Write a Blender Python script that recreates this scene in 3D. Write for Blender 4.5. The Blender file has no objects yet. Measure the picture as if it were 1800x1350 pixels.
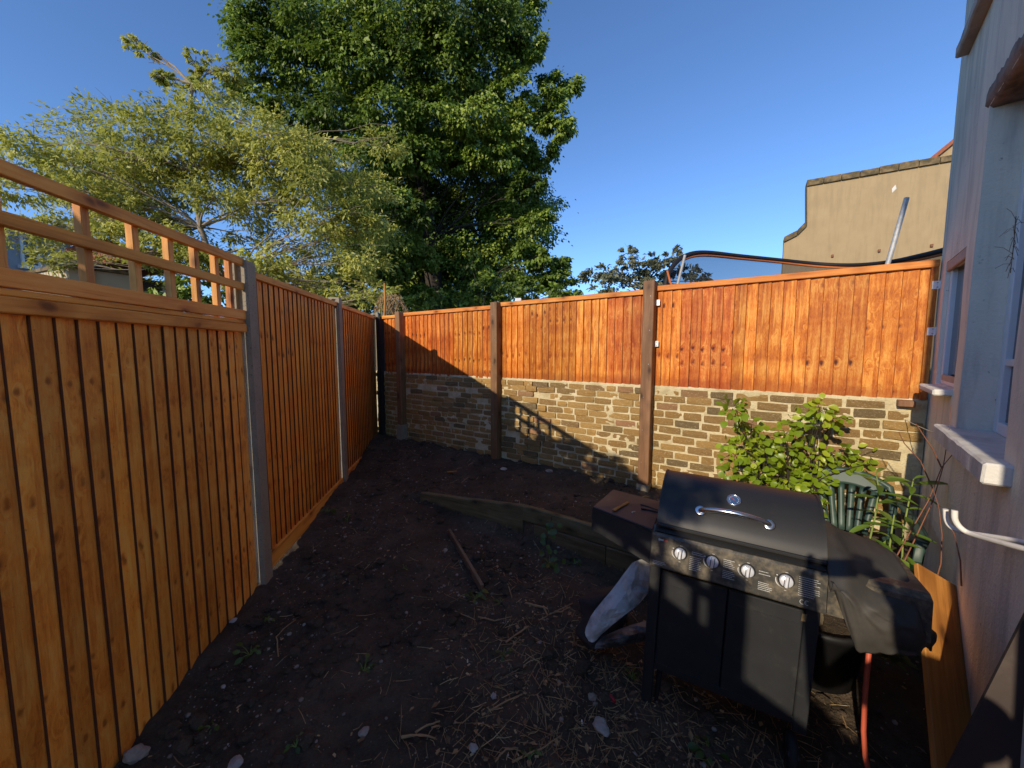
import bpy, bmesh, math, random
import numpy as np
from mathutils import Vector, Matrix, noise
R = math.radians
random.seed(7)
rng = np.random.default_rng(11)
sc = bpy.context.scene
COL = sc.collection

# ------------------------------------------------------------------ camera
PITCH = R(5.07); FPX = 676.0; EYE = 1.7
cam_d = bpy.data.cameras.new('camera'); cam = bpy.data.objects.new('camera', cam_d); COL.objects.link(cam)
cam_d.sensor_width = 36.0; cam_d.lens = 36.0 * FPX / 1800.0
cam_d.clip_start = 0.02; cam_d.clip_end = 2000
cam.location = (0, 0, EYE); cam.rotation_euler = (math.pi / 2 - PITCH, 0, 0)
sc.camera = cam

# ------------------------------------------------------------------ light
SUN_AZ = R(39.6); SUN_EL = R(23.3)          # direction the light travels to / height of the sun
world = bpy.data.worlds.new('World'); sc.world = world; world.use_nodes = True
wn = world.node_tree; wn.nodes.clear()
sky = wn.nodes.new('ShaderNodeTexSky'); sky.sky_type = 'NISHITA'; sky.sun_disc = False
sky.sun_elevation = SUN_EL; sky.sun_rotation = SUN_AZ + math.pi
sky.air_density = 1.0; sky.dust_density = 0.0; sky.ozone_density = 6.0; sky.altitude = 2300
bg = wn.nodes.new('ShaderNodeBackground'); bg.inputs['Strength'].default_value = 0.142
wo = wn.nodes.new('ShaderNodeOutputWorld')
wn.links.new(sky.outputs[0], bg.inputs[0]); wn.links.new(bg.outputs[0], wo.inputs[0])
sun_d = bpy.data.lights.new('sun', 'SUN'); sun = bpy.data.objects.new('sun', sun_d); COL.objects.link(sun)
sun_d.energy = 2.75; sun_d.angle = R(0.55); sun_d.color = (1.0, 0.86, 0.66)
sd = Vector((math.sin(SUN_AZ) * math.cos(SUN_EL), math.cos(SUN_AZ) * math.cos(SUN_EL), -math.sin(SUN_EL)))
sun.rotation_euler = sd.to_track_quat('-Z', 'Y').to_euler()
sun.location = (-6, -7, 8)
vs = sc.view_settings
vs.view_transform = 'Standard'; vs.look = 'None'; vs.gamma = 1.0; vs.use_curve_mapping = False
vs.exposure = 0.72

# ------------------------------------------------------------------ helpers
def W(px, py, Y):
    """point of the place seen at photo pixel (px, py), Y metres ahead of the camera"""
    u = (px - 900) / FPX; v = (675 - py) / FPX
    d = Vector((u, math.cos(PITCH) + v * math.sin(PITCH), -math.sin(PITCH) + v * math.cos(PITCH)))
    return Vector((0, 0, EYE)) + d * (Y / d.y)

def WZ(px, py, z):
    u = (px - 900) / FPX; v = (675 - py) / FPX
    d = Vector((u, math.cos(PITCH) + v * math.sin(PITCH), -math.sin(PITCH) + v * math.cos(PITCH)))
    return Vector((0, 0, EYE)) + d * ((z - EYE) / d.z)

def tag(o, label=None, cat=None, group=None, kind=None):
    if label: o['label'] = label
    if cat: o['category'] = cat
    if group: o['group'] = group
    if kind: o['kind'] = kind
    return o

def empty(name, loc, rz=0.0, label=None, cat=None, group=None, rot=None):
    o = bpy.data.objects.new(name, None); COL.objects.link(o)
    o.empty_display_size = 0.1
    o.location = loc; o.rotation_euler = rot if rot else (0, 0, rz)
    return tag(o, label, cat, group)

def link(name, me, parent=None, loc=None, rot=None, scale=None):
    o = bpy.data.objects.new(name, me); COL.objects.link(o)
    if parent is not None: o.parent = parent
    if loc is not None: o.location = loc
    if rot is not None: o.rotation_euler = rot
    if scale is not None: o.scale = scale
    return o

class MB:
    """collects shapes, builds one mesh"""
    def __init__(s): s.v = []; s.f = []; s.m = []; s.sm = []
    def add(s, verts, faces, mi=0, smooth=False):
        b = len(s.v); s.v += [tuple(v) for v in verts]
        s.f += [tuple(b + i for i in f) for f in faces]; s.m += [mi] * len(faces); s.sm += [smooth] * len(faces)
        return s
    def box(s, x0, x1, y0, y1, z0, z1, mi=0, bev=0.0, mat=None):
        if bev > 0:
            bm = bmesh.new()
            bmesh.ops.create_cube(bm, size=1.0)
            for v in bm.verts: v.co = Vector(((x0 + x1) / 2 + v.co.x * (x1 - x0), (y0 + y1) / 2 + v.co.y * (y1 - y0), (z0 + z1) / 2 + v.co.z * (z1 - z0)))
            bmesh.ops.bevel(bm, geom=list(bm.edges), offset=bev, segments=1, affect='EDGES', profile=0.5)
            bm.verts.index_update()
            vs_ = [v.co.copy() for v in bm.verts]; fs_ = [[v.index for v in f.verts] for f in bm.faces]
            bm.free()
        else:
            vs_ = [Vector(p) for p in ((x0, y0, z0), (x1, y0, z0), (x1, y1, z0), (x0, y1, z0), (x0, y0, z1), (x1, y0, z1), (x1, y1, z1), (x0, y1, z1))]
            fs_ = [(0, 3, 2, 1), (4, 5, 6, 7), (0, 1, 5, 4), (1, 2, 6, 5), (2, 3, 7, 6), (3, 0, 4, 7)]
        if mat is not None: vs_ = [mat @ v for v in vs_]
        return s.add(vs_, fs_, mi)
    def tube(s, pts, rad, n=8, mi=0, caps=True, smooth=True):
        pts = [Vector(p) for p in pts]
        if not hasattr(rad, '__len__'): rad = [rad] * len(pts)
        ring = []; t0 = (pts[1] - pts[0]).normalized()
        ref = Vector((0, 0, 1)) if abs(t0.z) < 0.9 else Vector((1, 0, 0))
        a = t0.cross(ref).normalized(); V = []; F = []
        for i, p in enumerate(pts):
            t = (pts[min(i + 1, len(pts) - 1)] - pts[max(i - 1, 0)]).normalized()
            a = (a - t * a.dot(t)).normalized(); b = t.cross(a)
            for k in range(n):
                an = 2 * math.pi * k / n
                V.append(p + (a * math.cos(an) + b * math.sin(an)) * rad[i])
        for i in range(len(pts) - 1):
            for k in range(n):
                k2 = (k + 1) % n
                F.append((i * n + k, i * n + k2, (i + 1) * n + k2, (i + 1) * n + k))
        s.add(V, F, mi, smooth)
        if caps: s.add(V[:n], [tuple(range(n))[::-1]], mi); s.add(V[-n:], [tuple(range(n))], mi)
        return s
    def lathe(s, prof, n=24, mi=0, mat=None, smooth=True):
        V = []; F = []
        for (r, z) in prof:
            for k in range(n):
                a = 2 * math.pi * k / n; V.append(Vector((r * math.cos(a), r * math.sin(a), z)))
        for i in range(len(prof) - 1):
            for k in range(n):
                k2 = (k + 1) % n
                F.append((i * n + k, i * n + k2, (i + 1) * n + k2, (i + 1) * n + k))
        if mat is not None: V = [mat @ v for v in V]
        s.add(V, F, mi, smooth)
        if prof[0][0] > 1e-5: s.add(V[:n], [tuple(range(n))[::-1]], mi)
        if prof[-1][0] > 1e-5: s.add(V[-n:], [tuple(range(n))], mi)
        return s
    def prism(s, poly, axis, a0, a1, mi=0, smooth_side=False):
        """poly = 2D points; axis 'x': (y,z) swept along x; 'y': (x,z) swept along y; 'z': (x,y)"""
        def P(p, a):
            return (a, p[0], p[1]) if axis == 'x' else ((p[0], a, p[1]) if axis == 'y' else (p[0], p[1], a))
        n = len(poly); V = [P(p, a0) for p in poly] + [P(p, a1) for p in poly]
        s.add(V, [tuple(range(n)), tuple(range(2 * n - 1, n - 1, -1))], mi)
        s.add(V, [(i, n + i, n + (i + 1) % n, (i + 1) % n) for i in range(n)], mi, smooth_side)
        return s
    def grid(s, fn, nu, nv, mi=0, smooth=True):
        V = [fn(i / nu, j / nv) for j in range(nv + 1) for i in range(nu + 1)]
        F = [(j * (nu + 1) + i, j * (nu + 1) + i + 1, (j + 1) * (nu + 1) + i + 1, (j + 1) * (nu + 1) + i) for j in range(nv) for i in range(nu)]
        return s.add(V, F, mi, smooth)
    def mesh(s, name, mats, fix=True):
        me = bpy.data.meshes.new(name); me.from_pydata(s.v, [], s.f)
        if not isinstance(mats, (list, tuple)): mats = [mats]
        for m in mats: me.materials.append(m)
        me.polygons.foreach_set('material_index', s.m); me.polygons.foreach_set('use_smooth', s.sm)
        if fix:
            bm = bmesh.new(); bm.from_mesh(me); bmesh.ops.recalc_face_normals(bm, faces=bm.faces); bm.to_mesh(me); bm.free()
        me.update(); return me
    def obj(s, name, mats, parent=None, loc=None, rot=None, fix=True):
        return link(name, s.mesh(name, mats, fix), parent, loc, rot)

# ------------------------------------------------------------------ materials
class NT:
    def __init__(s, name):
        s.m = bpy.data.materials.new(name); s.m.use_nodes = True; s.t = s.m.node_tree; s.t.nodes.clear()
        s.out = s.t.nodes.new('ShaderNodeOutputMaterial')
    def n(s, typ, props=None, **inp):
        nd = s.t.nodes.new('ShaderNode' + typ)
        for k, v in (props or {}).items(): setattr(nd, k, v)
        for k, v in inp.items():
            key = int(k[1:]) if k[0] == 'i' and k[1:].isdigit() else k.replace('_', ' ')
            s.set(nd.inputs[key], v)
        return nd
    def set(s, sock, v):
        if isinstance(v, bpy.types.NodeSocket): s.t.links.new(v, sock)
        elif isinstance(v, bpy.types.Node): s.t.links.new(v.outputs[0], sock)
        else:
            if hasattr(sock.default_value, '__len__') and hasattr(v, '__len__') and len(v) == 3 and len(sock.default_value) == 4: v = (*v, 1)
            sock.default_value = v
    def noise(s, vec, scale, detail=4, rough=0.55, dist=0.0):
        return s.n('TexNoise', Vector=vec, Scale=scale, Detail=detail, Roughness=rough, Distortion=dist).outputs[0]
    def map(s, vec, sc_=(1, 1, 1), loc=(0, 0, 0)):
        return s.n('Mapping', Vector=vec, Scale=sc_, Location=loc).outputs[0]
    def ramp(s, fac, stops):
        r = s.n('ValToRGB', Fac=fac); e = r.color_ramp.elements
        while len(e) < len(stops): e.new(0.5)
        for el, (p, c) in zip(e, stops):
            el.position = p; el.color = (*c, 1) if len(c) == 3 else c
        return r.outputs[0]
    def rng(s, v, a, b, c, d):
        return s.n('MapRange', Value=v, i1=a, i2=b, i3=c, i4=d).outputs[0]
    def mix(s, fac, a, b, mode='MIX'):
        m = s.n('Mix', {'data_type': 'RGBA', 'blend_type': mode}); s.set(m.inputs[0], fac); s.set(m.inputs[6], a); s.set(m.inputs[7], b)
        return m.outputs[2]
    def math(s, op, a, b=0.0):
        m = s.n('Math', {'operation': op}); s.set(m.inputs[0], a); s.set(m.inputs[1], b); return m.outputs[0]
    def coord(s, rand=True):
        tc = s.n('TexCoord').outputs['Object']
        if not rand: return tc
        oi = s.n('ObjectInfo').outputs['Random']
        v = s.n('VectorMath', {'operation': 'SCALE'}); s.set(v.inputs[0], (17.3, 31.7, 53.1)); s.set(v.inputs['Scale'], oi)
        a = s.n('VectorMath', {'operation': 'ADD'}); s.set(a.inputs[0], tc); s.set(a.inputs[1], v.outputs[0])
        return a.outputs[0]
    def rand(s): return s.n('ObjectInfo').outputs['Random']
    def bump(s, h, st=0.3, d=0.01): return s.n('Bump', Strength=st, Distance=d, Height=h).outputs[0]
    def pbr(s, col, rough=0.6, normal=None, metal=0.0, spec=0.4, **kw):
        p = s.n('BsdfPrincipled', Roughness=rough, Metallic=metal)
        s.set(p.inputs['Base Color'], col); p.inputs['Specular IOR Level'].default_value = spec
        if normal is not None: s.set(p.inputs['Normal'], normal)
        for k, v in kw.items(): s.set(p.inputs[k.replace('_', ' ')], v)
        s.t.links.new(p.outputs[0], s.out.inputs[0]); return s.m

def m_wood(name, dark, mid, light, knots=True, rough=0.62, vary=0.25, axis='z', worn=None):
    t = NT(name); v = t.coord()
    k = {'z': (1, 1, .07), 'x': (.07, 1, 1), 'y': (1, .07, 1)}[axis]
    g1 = t.noise(t.map(v, k), 26, 5, .6, .6)
    g2 = t.noise(t.map(v, tuple(a * (1 if a == 1 else .5) for a in k)), 110, 3, .6)
    g3 = t.noise(v, 2.6, 3)
    f = t.math('ADD', t.math('MULTIPLY', g1, .6), t.math('ADD', t.math('MULTIPLY', g2, .25), t.math('MULTIPLY', g3, .25)))
    col = t.ramp(f, [(.36, dark), (.54, mid), (.72, light)])
    if knots:
        kk = {'z': (9, 9, 4.2), 'x': (4.2, 9, 9), 'y': (9, 4.2, 9)}[axis]
        wv = t.n('VectorMath', {'operation': 'ADD'}); t.set(wv.inputs[0], t.map(v, kk))
        nz = t.n('TexNoise', Vector=v, Scale=9.0, Detail=2.0).outputs[1]
        ns = t.n('VectorMath', {'operation': 'SCALE'}); t.set(ns.inputs[0], nz); ns.inputs['Scale'].default_value = .35
        t.set(wv.inputs[1], ns.outputs[0])
        vo = t.n('TexVoronoi', Vector=wv.outputs[0], Scale=1.0, Randomness=1.0).outputs[0]
        kf = t.rng(vo, .08, .19, 1.0, 0.0)
        ring = t.rng(vo, .16, .46, .75, 0.0)
        col = t.mix(ring, col, dark); col = t.mix(t.math('MULTIPLY', kf, .85), col, tuple(c * .35 for c in dark))
    hv = t.n('HueSaturation', Color=col)
    t.set(hv.inputs['Value'], t.rng(t.rand(), 0, 1, 1 - vary, 1 + vary)); t.set(hv.inputs['Hue'], t.rng(t.math('FRACT', t.math('MULTIPLY', t.rand(), 7.13)), 0, 1, .493, .507))
    col = hv.outputs[0]
    if worn:
        wz = t.noise(v, 3.1, 4, .65)
        col = t.mix(t.rng(wz, .55, .75, 0, worn[1]), col, worn[0])
    return t.pbr(col, rough, t.bump(t.math('ADD', g1, g2), .35, .004), spec=.3)

def m_plain(name, col, rough=.5, metal=0, spec=.4, noise=0.0, nscale=20, bump=0.0, dirt=None, dscale=6, coat=None, rand=False):
    t = NT(name); v = t.coord(rand); c = col; nrm = None
    if noise:
        f = t.noise(v, nscale, 5)
        c = t.mix(f, tuple(x * (1 - noise) for x in col), tuple(min(1, x * (1 + noise)) for x in col))
    if dirt:
        d = t.noise(v, dscale, 6, .65)
        c = t.mix(t.rng(d, dirt[1], dirt[2], 0, dirt[3]), c, dirt[0])
    if bump: nrm = t.bump(t.noise(v, nscale * 2, 5, .6), bump, .01)
    return t.pbr(c, rough, nrm, metal, spec)

def m_board(name, dark, mid, light, vary=.15, worn=None, rough=.58, knot=1.0):
    t = NT(name); raw = t.coord(False); v = t.coord()
    oi = t.n('ObjectInfo'); wn_ = t.n('TexWhiteNoise', {'noise_dimensions': '1D'}, W=oi.outputs['Object Index']).outputs['Value']
    sx = t.n('SeparateXYZ', Vector=raw)
    jit = t.math('MULTIPLY', oi.outputs['Random'], .035)
    cz = t.math('ADD', t.math('ADD', sx.outputs[2], jit), t.math('MULTIPLY', wn_, 61.0))
    cx = t.math('ADD', sx.outputs[0], t.math('MULTIPLY', oi.outputs['Random'], .018))
    cv = t.n('CombineXYZ', X=cx, Y=t.math('MULTIPLY', wn_, 9.0), Z=cz).outputs[0]
    wob = t.n('TexNoise', Vector=cv, Scale=14.0, Detail=2.0).outputs[1]
    ws = t.n('VectorMath', {'operation': 'SCALE'}); t.set(ws.inputs[0], wob); ws.inputs['Scale'].default_value = .5
    kv = t.n('VectorMath', {'operation': 'ADD'}); t.set(kv.inputs[0], t.map(cv, (12, 0, 7.5))); t.set(kv.inputs[1], ws.outputs[0])
    vo = t.n('TexVoronoi', {'voronoi_dimensions': '3D'}, Vector=kv.outputs[0], Scale=1.0)
    keep = t.rng(t.n('SeparateColor', Color=vo.outputs['Color']).outputs[0], .26, .30, 0, 1)
    dist = vo.outputs['Distance']
    near = t.math('MULTIPLY', t.rng(dist, .0, .5, 1, 0), keep)
    gv = t.n('VectorMath', {'operation': 'ADD'}); t.set(gv.inputs[0], t.map(v, (1, 1, .06)))
    cb = t.n('CombineXYZ', X=t.math('MULTIPLY', near, .06), Z=t.math('MULTIPLY', near, .05)).outputs[0]; t.set(gv.inputs[1], cb)
    g1 = t.noise(gv.outputs[0], 38, 5, .6, .4); g2 = t.noise(t.map(v, (1, 1, .25)), 150, 3, .6)
    blot = t.noise(t.map(cv, (1, 1, .55)), 8, 4, .6); band = t.noise(t.map(cv, (.3, 1, 1)), 9, 3, .6)
    f = t.math('ADD', t.math('MULTIPLY', g1, .42), t.math('ADD', t.math('MULTIPLY', g2, .16), t.math('ADD', t.math('MULTIPLY', blot, .30), t.math('MULTIPLY', band, .14))))
    col = t.ramp(f, [(.39, dark), (.50, mid), (.61, light)])
    halo = t.math('MULTIPLY', t.rng(dist, .10, .30, 1, 0), keep); eye = t.math('MULTIPLY', t.rng(dist, .08, .19, 1, 0), keep)
    pale = t.noise(t.map(cv, (1.6, 1, .16)), 15, 3, .55)
    col = t.mix(t.rng(pale, .60, .70, 0, .65), col, tuple(min(.92, c * 1.12) for c in light))
    streak = t.noise(t.map(cv, (1.5, 1, .10)), 21, 3, .55)
    col = t.mix(t.rng(streak, .58, .72, 0, .6), col, dark)
    splash = t.rng(t.math('ADD', sx.outputs[2], t.math('MULTIPLY', t.noise(v, 30, 3), -.10)), .0, .06, .55, 0)
    col = t.mix(splash, col, dark)
    fleck = t.rng(t.noise(v, 60, 2), .70, .76, 0, .5)
    col = t.mix(t.math('MULTIPLY', halo, .6 * knot), col, dark); col = t.mix(t.math('MULTIPLY', eye, min(1, .9 * knot)), col, tuple(c * .28 for c in dark))
    col = t.mix(fleck, col, tuple(c * .5 for c in dark))
    hv = t.n('HueSaturation', Color=col)
    t.set(hv.inputs['Value'], t.math('MULTIPLY', t.rng(t.rand(), 0, 1, 1 - vary, 1 + vary), t.rng(t.math('FRACT', t.math('MULTIPLY', wn_, 5.7)), 0, 1, .84, 1.06))); t.set(hv.inputs['Hue'], t.rng(wn_, 0, 1, .494, .506))
    col = hv.outputs[0]
    if worn: col = t.mix(t.rng(t.noise(v, 3.1, 4, .65), .55, .75, 0, worn[1]), col, worn[0])
    h = t.math('ADD', t.math('ADD', g1, t.math('MULTIPLY', g2, .8)), t.math('MULTIPLY', near, -.5))
    return t.pbr(col, rough, t.bump(h, .7, .006), spec=.35)

M = {}
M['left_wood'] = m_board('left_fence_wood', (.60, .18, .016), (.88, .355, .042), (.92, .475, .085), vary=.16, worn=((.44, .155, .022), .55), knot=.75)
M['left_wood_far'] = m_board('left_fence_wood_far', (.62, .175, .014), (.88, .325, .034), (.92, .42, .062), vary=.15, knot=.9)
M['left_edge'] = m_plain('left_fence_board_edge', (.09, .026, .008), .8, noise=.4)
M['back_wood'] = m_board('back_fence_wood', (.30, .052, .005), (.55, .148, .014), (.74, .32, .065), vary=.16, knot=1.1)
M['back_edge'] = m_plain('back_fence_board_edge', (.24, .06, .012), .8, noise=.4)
M['left_rail'] = m_wood('left_rail_wood', (.46, .15, .02), (.78, .31, .05), (.86, .42, .09), axis='x', vary=.12)
M['back_rail'] = m_wood('back_rail_wood', (.38, .12, .02), (.60, .22, .04), (.72, .32, .07), axis='x', vary=.1)
M['trellis'] = m_wood('trellis_wood', (.36, .13, .03), (.64, .27, .065), (.74, .37, .11), axis='z', vary=.14)
M['post_wood'] = m_wood('post_wood', (.12, .060, .028), (.20, .105, .050), (.28, .155, .08), vary=.1)
M['sleeper'] = m_wood('sleeper_wood', (.07, .055, .025), (.15, .12, .06), (.24, .20, .11), axis='x', vary=.15, worn=((.08, .09, .03), .6))
M['old_wood'] = m_wood('weathered_wood', (.09, .065, .04), (.17, .12, .075), (.26, .19, .12), vary=.1, axis='y')
M['plank'] = m_wood('plank_wood', (.22, .08, .018), (.40, .165, .035), (.52, .24, .06), vary=.05)

def m_concrete(name, col, rough=.85):
    t = NT(name); v = t.coord()
    a = t.noise(v, 7, 6, .6); vo = t.n('TexVoronoi', Vector=v, Scale=120.0).outputs[0]
    c = t.mix(a, tuple(x * .65 for x in col), tuple(x * 1.25 for x in col))
    pit = t.rng(t.noise(v, 95, 2), .62, .70, 0, .8)
    c = t.mix(pit, c, tuple(x * .3 for x in col))
    return t.pbr(c, rough, t.bump(t.math('SUBTRACT', t.noise(v, 60, 4), pit), .5, .004), spec=.2)
M['concrete'] = m_concrete('post_concrete', (.33, .28, .20))

def m_brick():
    t = NT('stock_brick'); v = t.coord(); r = t.rand()
    base = t.ramp(r, [(0, (.29, .155, .046)), (.16, (.40, .225, .066)), (.34, (.48, .285, .09)), (.5, (.34, .19, .060)), (.64, (.27, .155, .058)), (.76, (.20, .135, .052)), (.86, (.40, .19, .10)), (.93, (.15, .105, .055))])
    n1 = t.noise(v, 9, 6, .65); n2 = t.noise(v, 45, 4)
    c = t.mix(t.rng(n1, .3, .7, 0, 1), t.mix(.5, base, (.15, .11, .05)), base)
    c = t.mix(t.rng(n2, .45, .75, 0, .45), c, (.36, .26, .12))
    lime = t.noise(v, 13, 6, .7)
    c = t.mix(t.rng(lime, .57, .66, 0, .85), c, (.60, .52, .34))
    moss = t.noise(v, 5, 4, .6)
    c = t.mix(t.rng(moss, .64, .78, 0, .4), c, (.10, .10, .035))
    return t.pbr(c, .92, t.bump(t.math('ADD', t.noise(v, 34, 6, .7), n2), .75, .008), spec=.15)
M['brick'] = m_brick()
def m_mortar():
    t = NT('lime_mortar'); v = t.coord(False)
    n1 = t.noise(v, 5, 6, .65); n2 = t.noise(v, 40, 5, .6)
    c = t.ramp(n1, [(.3, (.42, .34, .19)), (.5, (.60, .51, .31)), (.75, (.70, .62, .42))])
    c = t.mix(t.rng(n2, .5, .8, 0, .5), c, (.22, .18, .10))
    return t.pbr(c, .95, t.bump(t.math('ADD', n2, n1), .8, .015), spec=.1)
M['mortar'] = m_mortar()

def m_render(name, col, streak=.5, dirtcol=(.22, .20, .18), bump=.35):
    t = NT(name); v = t.coord(False)
    a = t.noise(v, 2.2, 6, .6); s_ = t.noise(t.map(v, (1, 1, .12)), 7, 6, .65); b = t.noise(v, 55, 5, .6)
    c = t.mix(t.rng(a, .3, .75, 0, 1), col, tuple(x * .86 for x in col))
    c = t.mix(t.rng(s_, .47, .72, 0, streak), c, dirtcol)
    c = t.mix(t.rng(t.noise(v, 28, 3), .68, .76, 0, streak), c, tuple(x * .5 for x in dirtcol))
    return t.pbr(c, .85, t.bump(t.math('ADD', b, t.math('MULTIPLY', a, 1.6)), bump, .012), spec=.2)
M['house'] = m_render('painted_render', (.83, .76, .63), .75, (.36, .34, .31), .5)
M['white_sill'] = m_render('white_sill_paint', (.74, .71, .64), .6, (.34, .30, .25))
M['lintel'] = m_plain('flaking_brown_soffit', (.26, .19, .155), .9, noise=.4, nscale=12, bump=.6, dirt=((.06, .04, .03), .45, .6, .8))
M['upvc'] = m_plain('white_upvc', (.74, .74, .75), .35, noise=.05)
M['tan_frame'] = m_plain('tan_window_frame', (.44, .35, .29), .7, noise=.25, nscale=9, bump=.2, dirt=((.22, .17, .14), .5, .7, .6))
M['glass'] = m_plain('window_glass', (.02, .025, .03), .08, spec=.6)
M['cream_render'] = m_render('weathered_cream_render', (.41, .30, .165), .5, (.25, .19, .11), .5)
M['coping'] = m_plain('mossy_coping', (.20, .14, .07), .95, noise=.5, nscale=9, bump=.8, dirt=((.06, .05, .025), .4, .6, .8))
M['red_tile'] = m_plain('red_roof_tile', (.30, .10, .05), .9, noise=.4)
M['grey_render'] = m_render('grey_house_render', (.36, .38, .42), .25)
M['far_brick'] = None
def m_farbrick():
    t = NT('far_brickwork'); v = t.coord(False)
    # generic far brickwork: too small to pick apart
    b = t.n('TexBrick', Vector=t.map(v, (1, 1, 1)), Scale=1.0); b.inputs['Color1'].default_value = (.42, .30, .15, 1); b.inputs['Color2'].default_value = (.30, .20, .10, 1)
    b.inputs['Mortar'].default_value = (.5, .44, .32, 1); b.inputs['Brick Width'].default_value = .225; b.inputs['Row Height'].default_value = .075; b.inputs['Mortar Size'].default_value = .012
    return t.pbr(b.outputs[0], .9)
M['far_brick'] = m_farbrick()
M['slate'] = m_plain('dark_slate', (.05, .05, .055), .8, noise=.4)
M['white_paint'] = m_plain('white_paint', (.75, .75, .73), .5, noise=.08)

def m_soil():
    t = NT('dark_garden_soil'); v = t.coord(False)
    a = t.noise(v, 1.9, 7, .68); b = t.noise(v, 22, 6, .7); c3 = t.noise(v, 90, 4, .65)
    c = t.ramp(a, [(.3, (.052, .041, .028)), (.5, (.100, .075, .052)), (.72, (.175, .122, .084))])
    c = t.mix(t.rng(b, .5, .75, 0, .6), c, (.035, .027, .021))
    c = t.mix(t.rng(c3, .58, .72, 0, .5), c, (.20, .16, .12))
    vo = t.n('TexVoronoi', Vector=v, Scale=42.0, Randomness=1.0)
    sep = t.n('SeparateColor', Color=vo.outputs['Color'])
    chip = t.math('MULTIPLY', t.rng(vo.outputs['Distance'], .12, .2, 1, 0), t.rng(sep.outputs[0], .90, .93, 0, 1))
    c = t.mix(t.math('MULTIPLY', chip, .8), c, (.32, .28, .24))
    h = t.math('ADD', t.math('MULTIPLY', b, 1.2), t.math('MULTIPLY', c3, .6))
    return t.pbr(c, .96, t.bump(h, .9, .03), spec=.1)
M['soil'] = m_soil()

def m_leaf(name, c1, c2, trans=.35, c3=None, rough=.5):
    t = NT(name)
    at = t.n('Attribute', {'attribute_name': 'tint'}).outputs['Fac']
    col = t.ramp(at, [(0, c1), (.6, c2), (1, c3 or c2)])
    p = t.n('BsdfPrincipled', Roughness=rough); t.set(p.inputs['Base Color'], col); p.inputs['Specular IOR Level'].default_value = .35
    tr = t.n('BsdfTranslucent'); t.set(tr.inputs[0], t.mix(.5, col, tuple(min(1, x * 1.6) for x in c2)))
    mx = t.n('MixShader'); mx.inputs[0].default_value = trans
    t.t.links.new(p.outputs[0], mx.inputs[1]); t.t.links.new(tr.outputs[0], mx.inputs[2]); t.t.links.new(mx.outputs[0], t.out.inputs[0])
    return t.m
M['lime_leaf'] = m_leaf('broad_dark_leaf', (.028, .055, .010), (.17, .25, .030), .25, (.36, .42, .075))
M['ash_leaf'] = m_leaf('pale_pinnate_leaf', (.20, .22, .040), (.43, .44, .085), .35, (.62, .58, .18))
M['dull_leaf'] = m_leaf('dull_far_leaf', (.085, .095, .055), (.17, .18, .10), .3, (.24, .22, .13))
M['shrub_leaf'] = m_leaf('glossy_lime_leaf', (.14, .22, .02), (.24, .34, .03), .35, (.36, .42, .05), .35)
def m_objleaf(name, c1, c2, c3, trans=.35, rough=.35):
    t = NT(name); col = t.ramp(t.rand(), [(0, c1), (.6, c2), (1, c3)])
    p = t.n('BsdfPrincipled', Roughness=rough); t.set(p.inputs['Base Color'], col); p.inputs['Specular IOR Level'].default_value = .45
    tr = t.n('BsdfTranslucent'); t.set(tr.inputs[0], t.mix(.5, col, c3))
    mx = t.n('MixShader'); mx.inputs[0].default_value = trans
    t.t.links.new(p.outputs[0], mx.inputs[1]); t.t.links.new(tr.outputs[0], mx.inputs[2]); t.t.links.new(mx.outputs[0], t.out.inputs[0])
    return t.m
M['shrub_leaf_obj'] = m_objleaf('shrub_single_leaf', (.16, .25, .015), (.31, .42, .025), (.46, .52, .05))
M['weed_leaf_obj'] = m_objleaf('weed_single_leaf', (.05, .09, .02), (.085, .14, .025), (.13, .18, .04))
M['tall_leaf_obj'] = m_objleaf('tall_weed_single_leaf', (.08, .15, .02), (.14, .24, .03), (.22, .32, .05))
M['bark'] = m_plain('tree_bark', (.042, .034, .026), .95, noise=.5, nscale=14, bump=.8)
M['pale_bark'] = m_plain('pale_bark', (.30, .24, .17), .95, noise=.5, nscale=14, bump=.8)
M['red_stem'] = m_plain('reddish_dead_stem', (.22, .09, .05), .8, noise=.4, nscale=30)
M['green_stem'] = m_plain('green_stem', (.20, .26, .06), .7, noise=.3)
M['twig'] = m_plain('dry_twig', (.33, .21, .10), .9, noise=.4, nscale=20, rand=True)
M['black_enamel'] = m_plain('black_enamel_steel', (.018, .018, .018), .5, spec=.5, noise=.4, nscale=4, dirt=((.14, .07, .04), .62, .80, .55), dscale=5, rand=False)
M['black_steel'] = m_plain('dusty_black_steel', (.020, .021, .023), .5, spec=.45, noise=.4, nscale=9, bump=.08, dirt=((.085, .078, .062), .55, .85, .5), dscale=14)
M['panel_steel'] = m_plain('greasy_panel_steel', (.035, .033, .028), .42, spec=.5, noise=.3, nscale=14, dirt=((.24, .195, .125), .42, .72, .75), dscale=24)
M['shelf_top'] = m_plain('rusty_shelf_top', (.055, .04, .034), .55, noise=.4, nscale=8, dirt=((.085, .06, .048), .45, .7, .7), dscale=7)
M['chrome'] = m_plain('worn_chrome', (.72, .71, .69), .22, metal=1.0, noise=.1)
M['knob'] = m_plain('silver_knob', (.80, .82, .86), .3, metal=.35, noise=.05)
M['print_white'] = m_plain('white_print', (.55, .55, .52), .7, noise=.25, nscale=90)
M['print_red'] = m_plain('red_print', (.40, .05, .04), .7)
M['dial'] = m_plain('dial_face', (.05, .055, .06), .2, spec=.6)
M['rubber'] = m_plain('black_rubber', (.012, .012, .012), .75, noise=.3)
M['cover'] = m_plain('black_cover_fabric', (.046, .043, .038), .62, spec=.35, noise=.35, nscale=5, bump=.15, dirt=((.09, .08, .065), .5, .75, .5), dscale=7)
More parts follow.
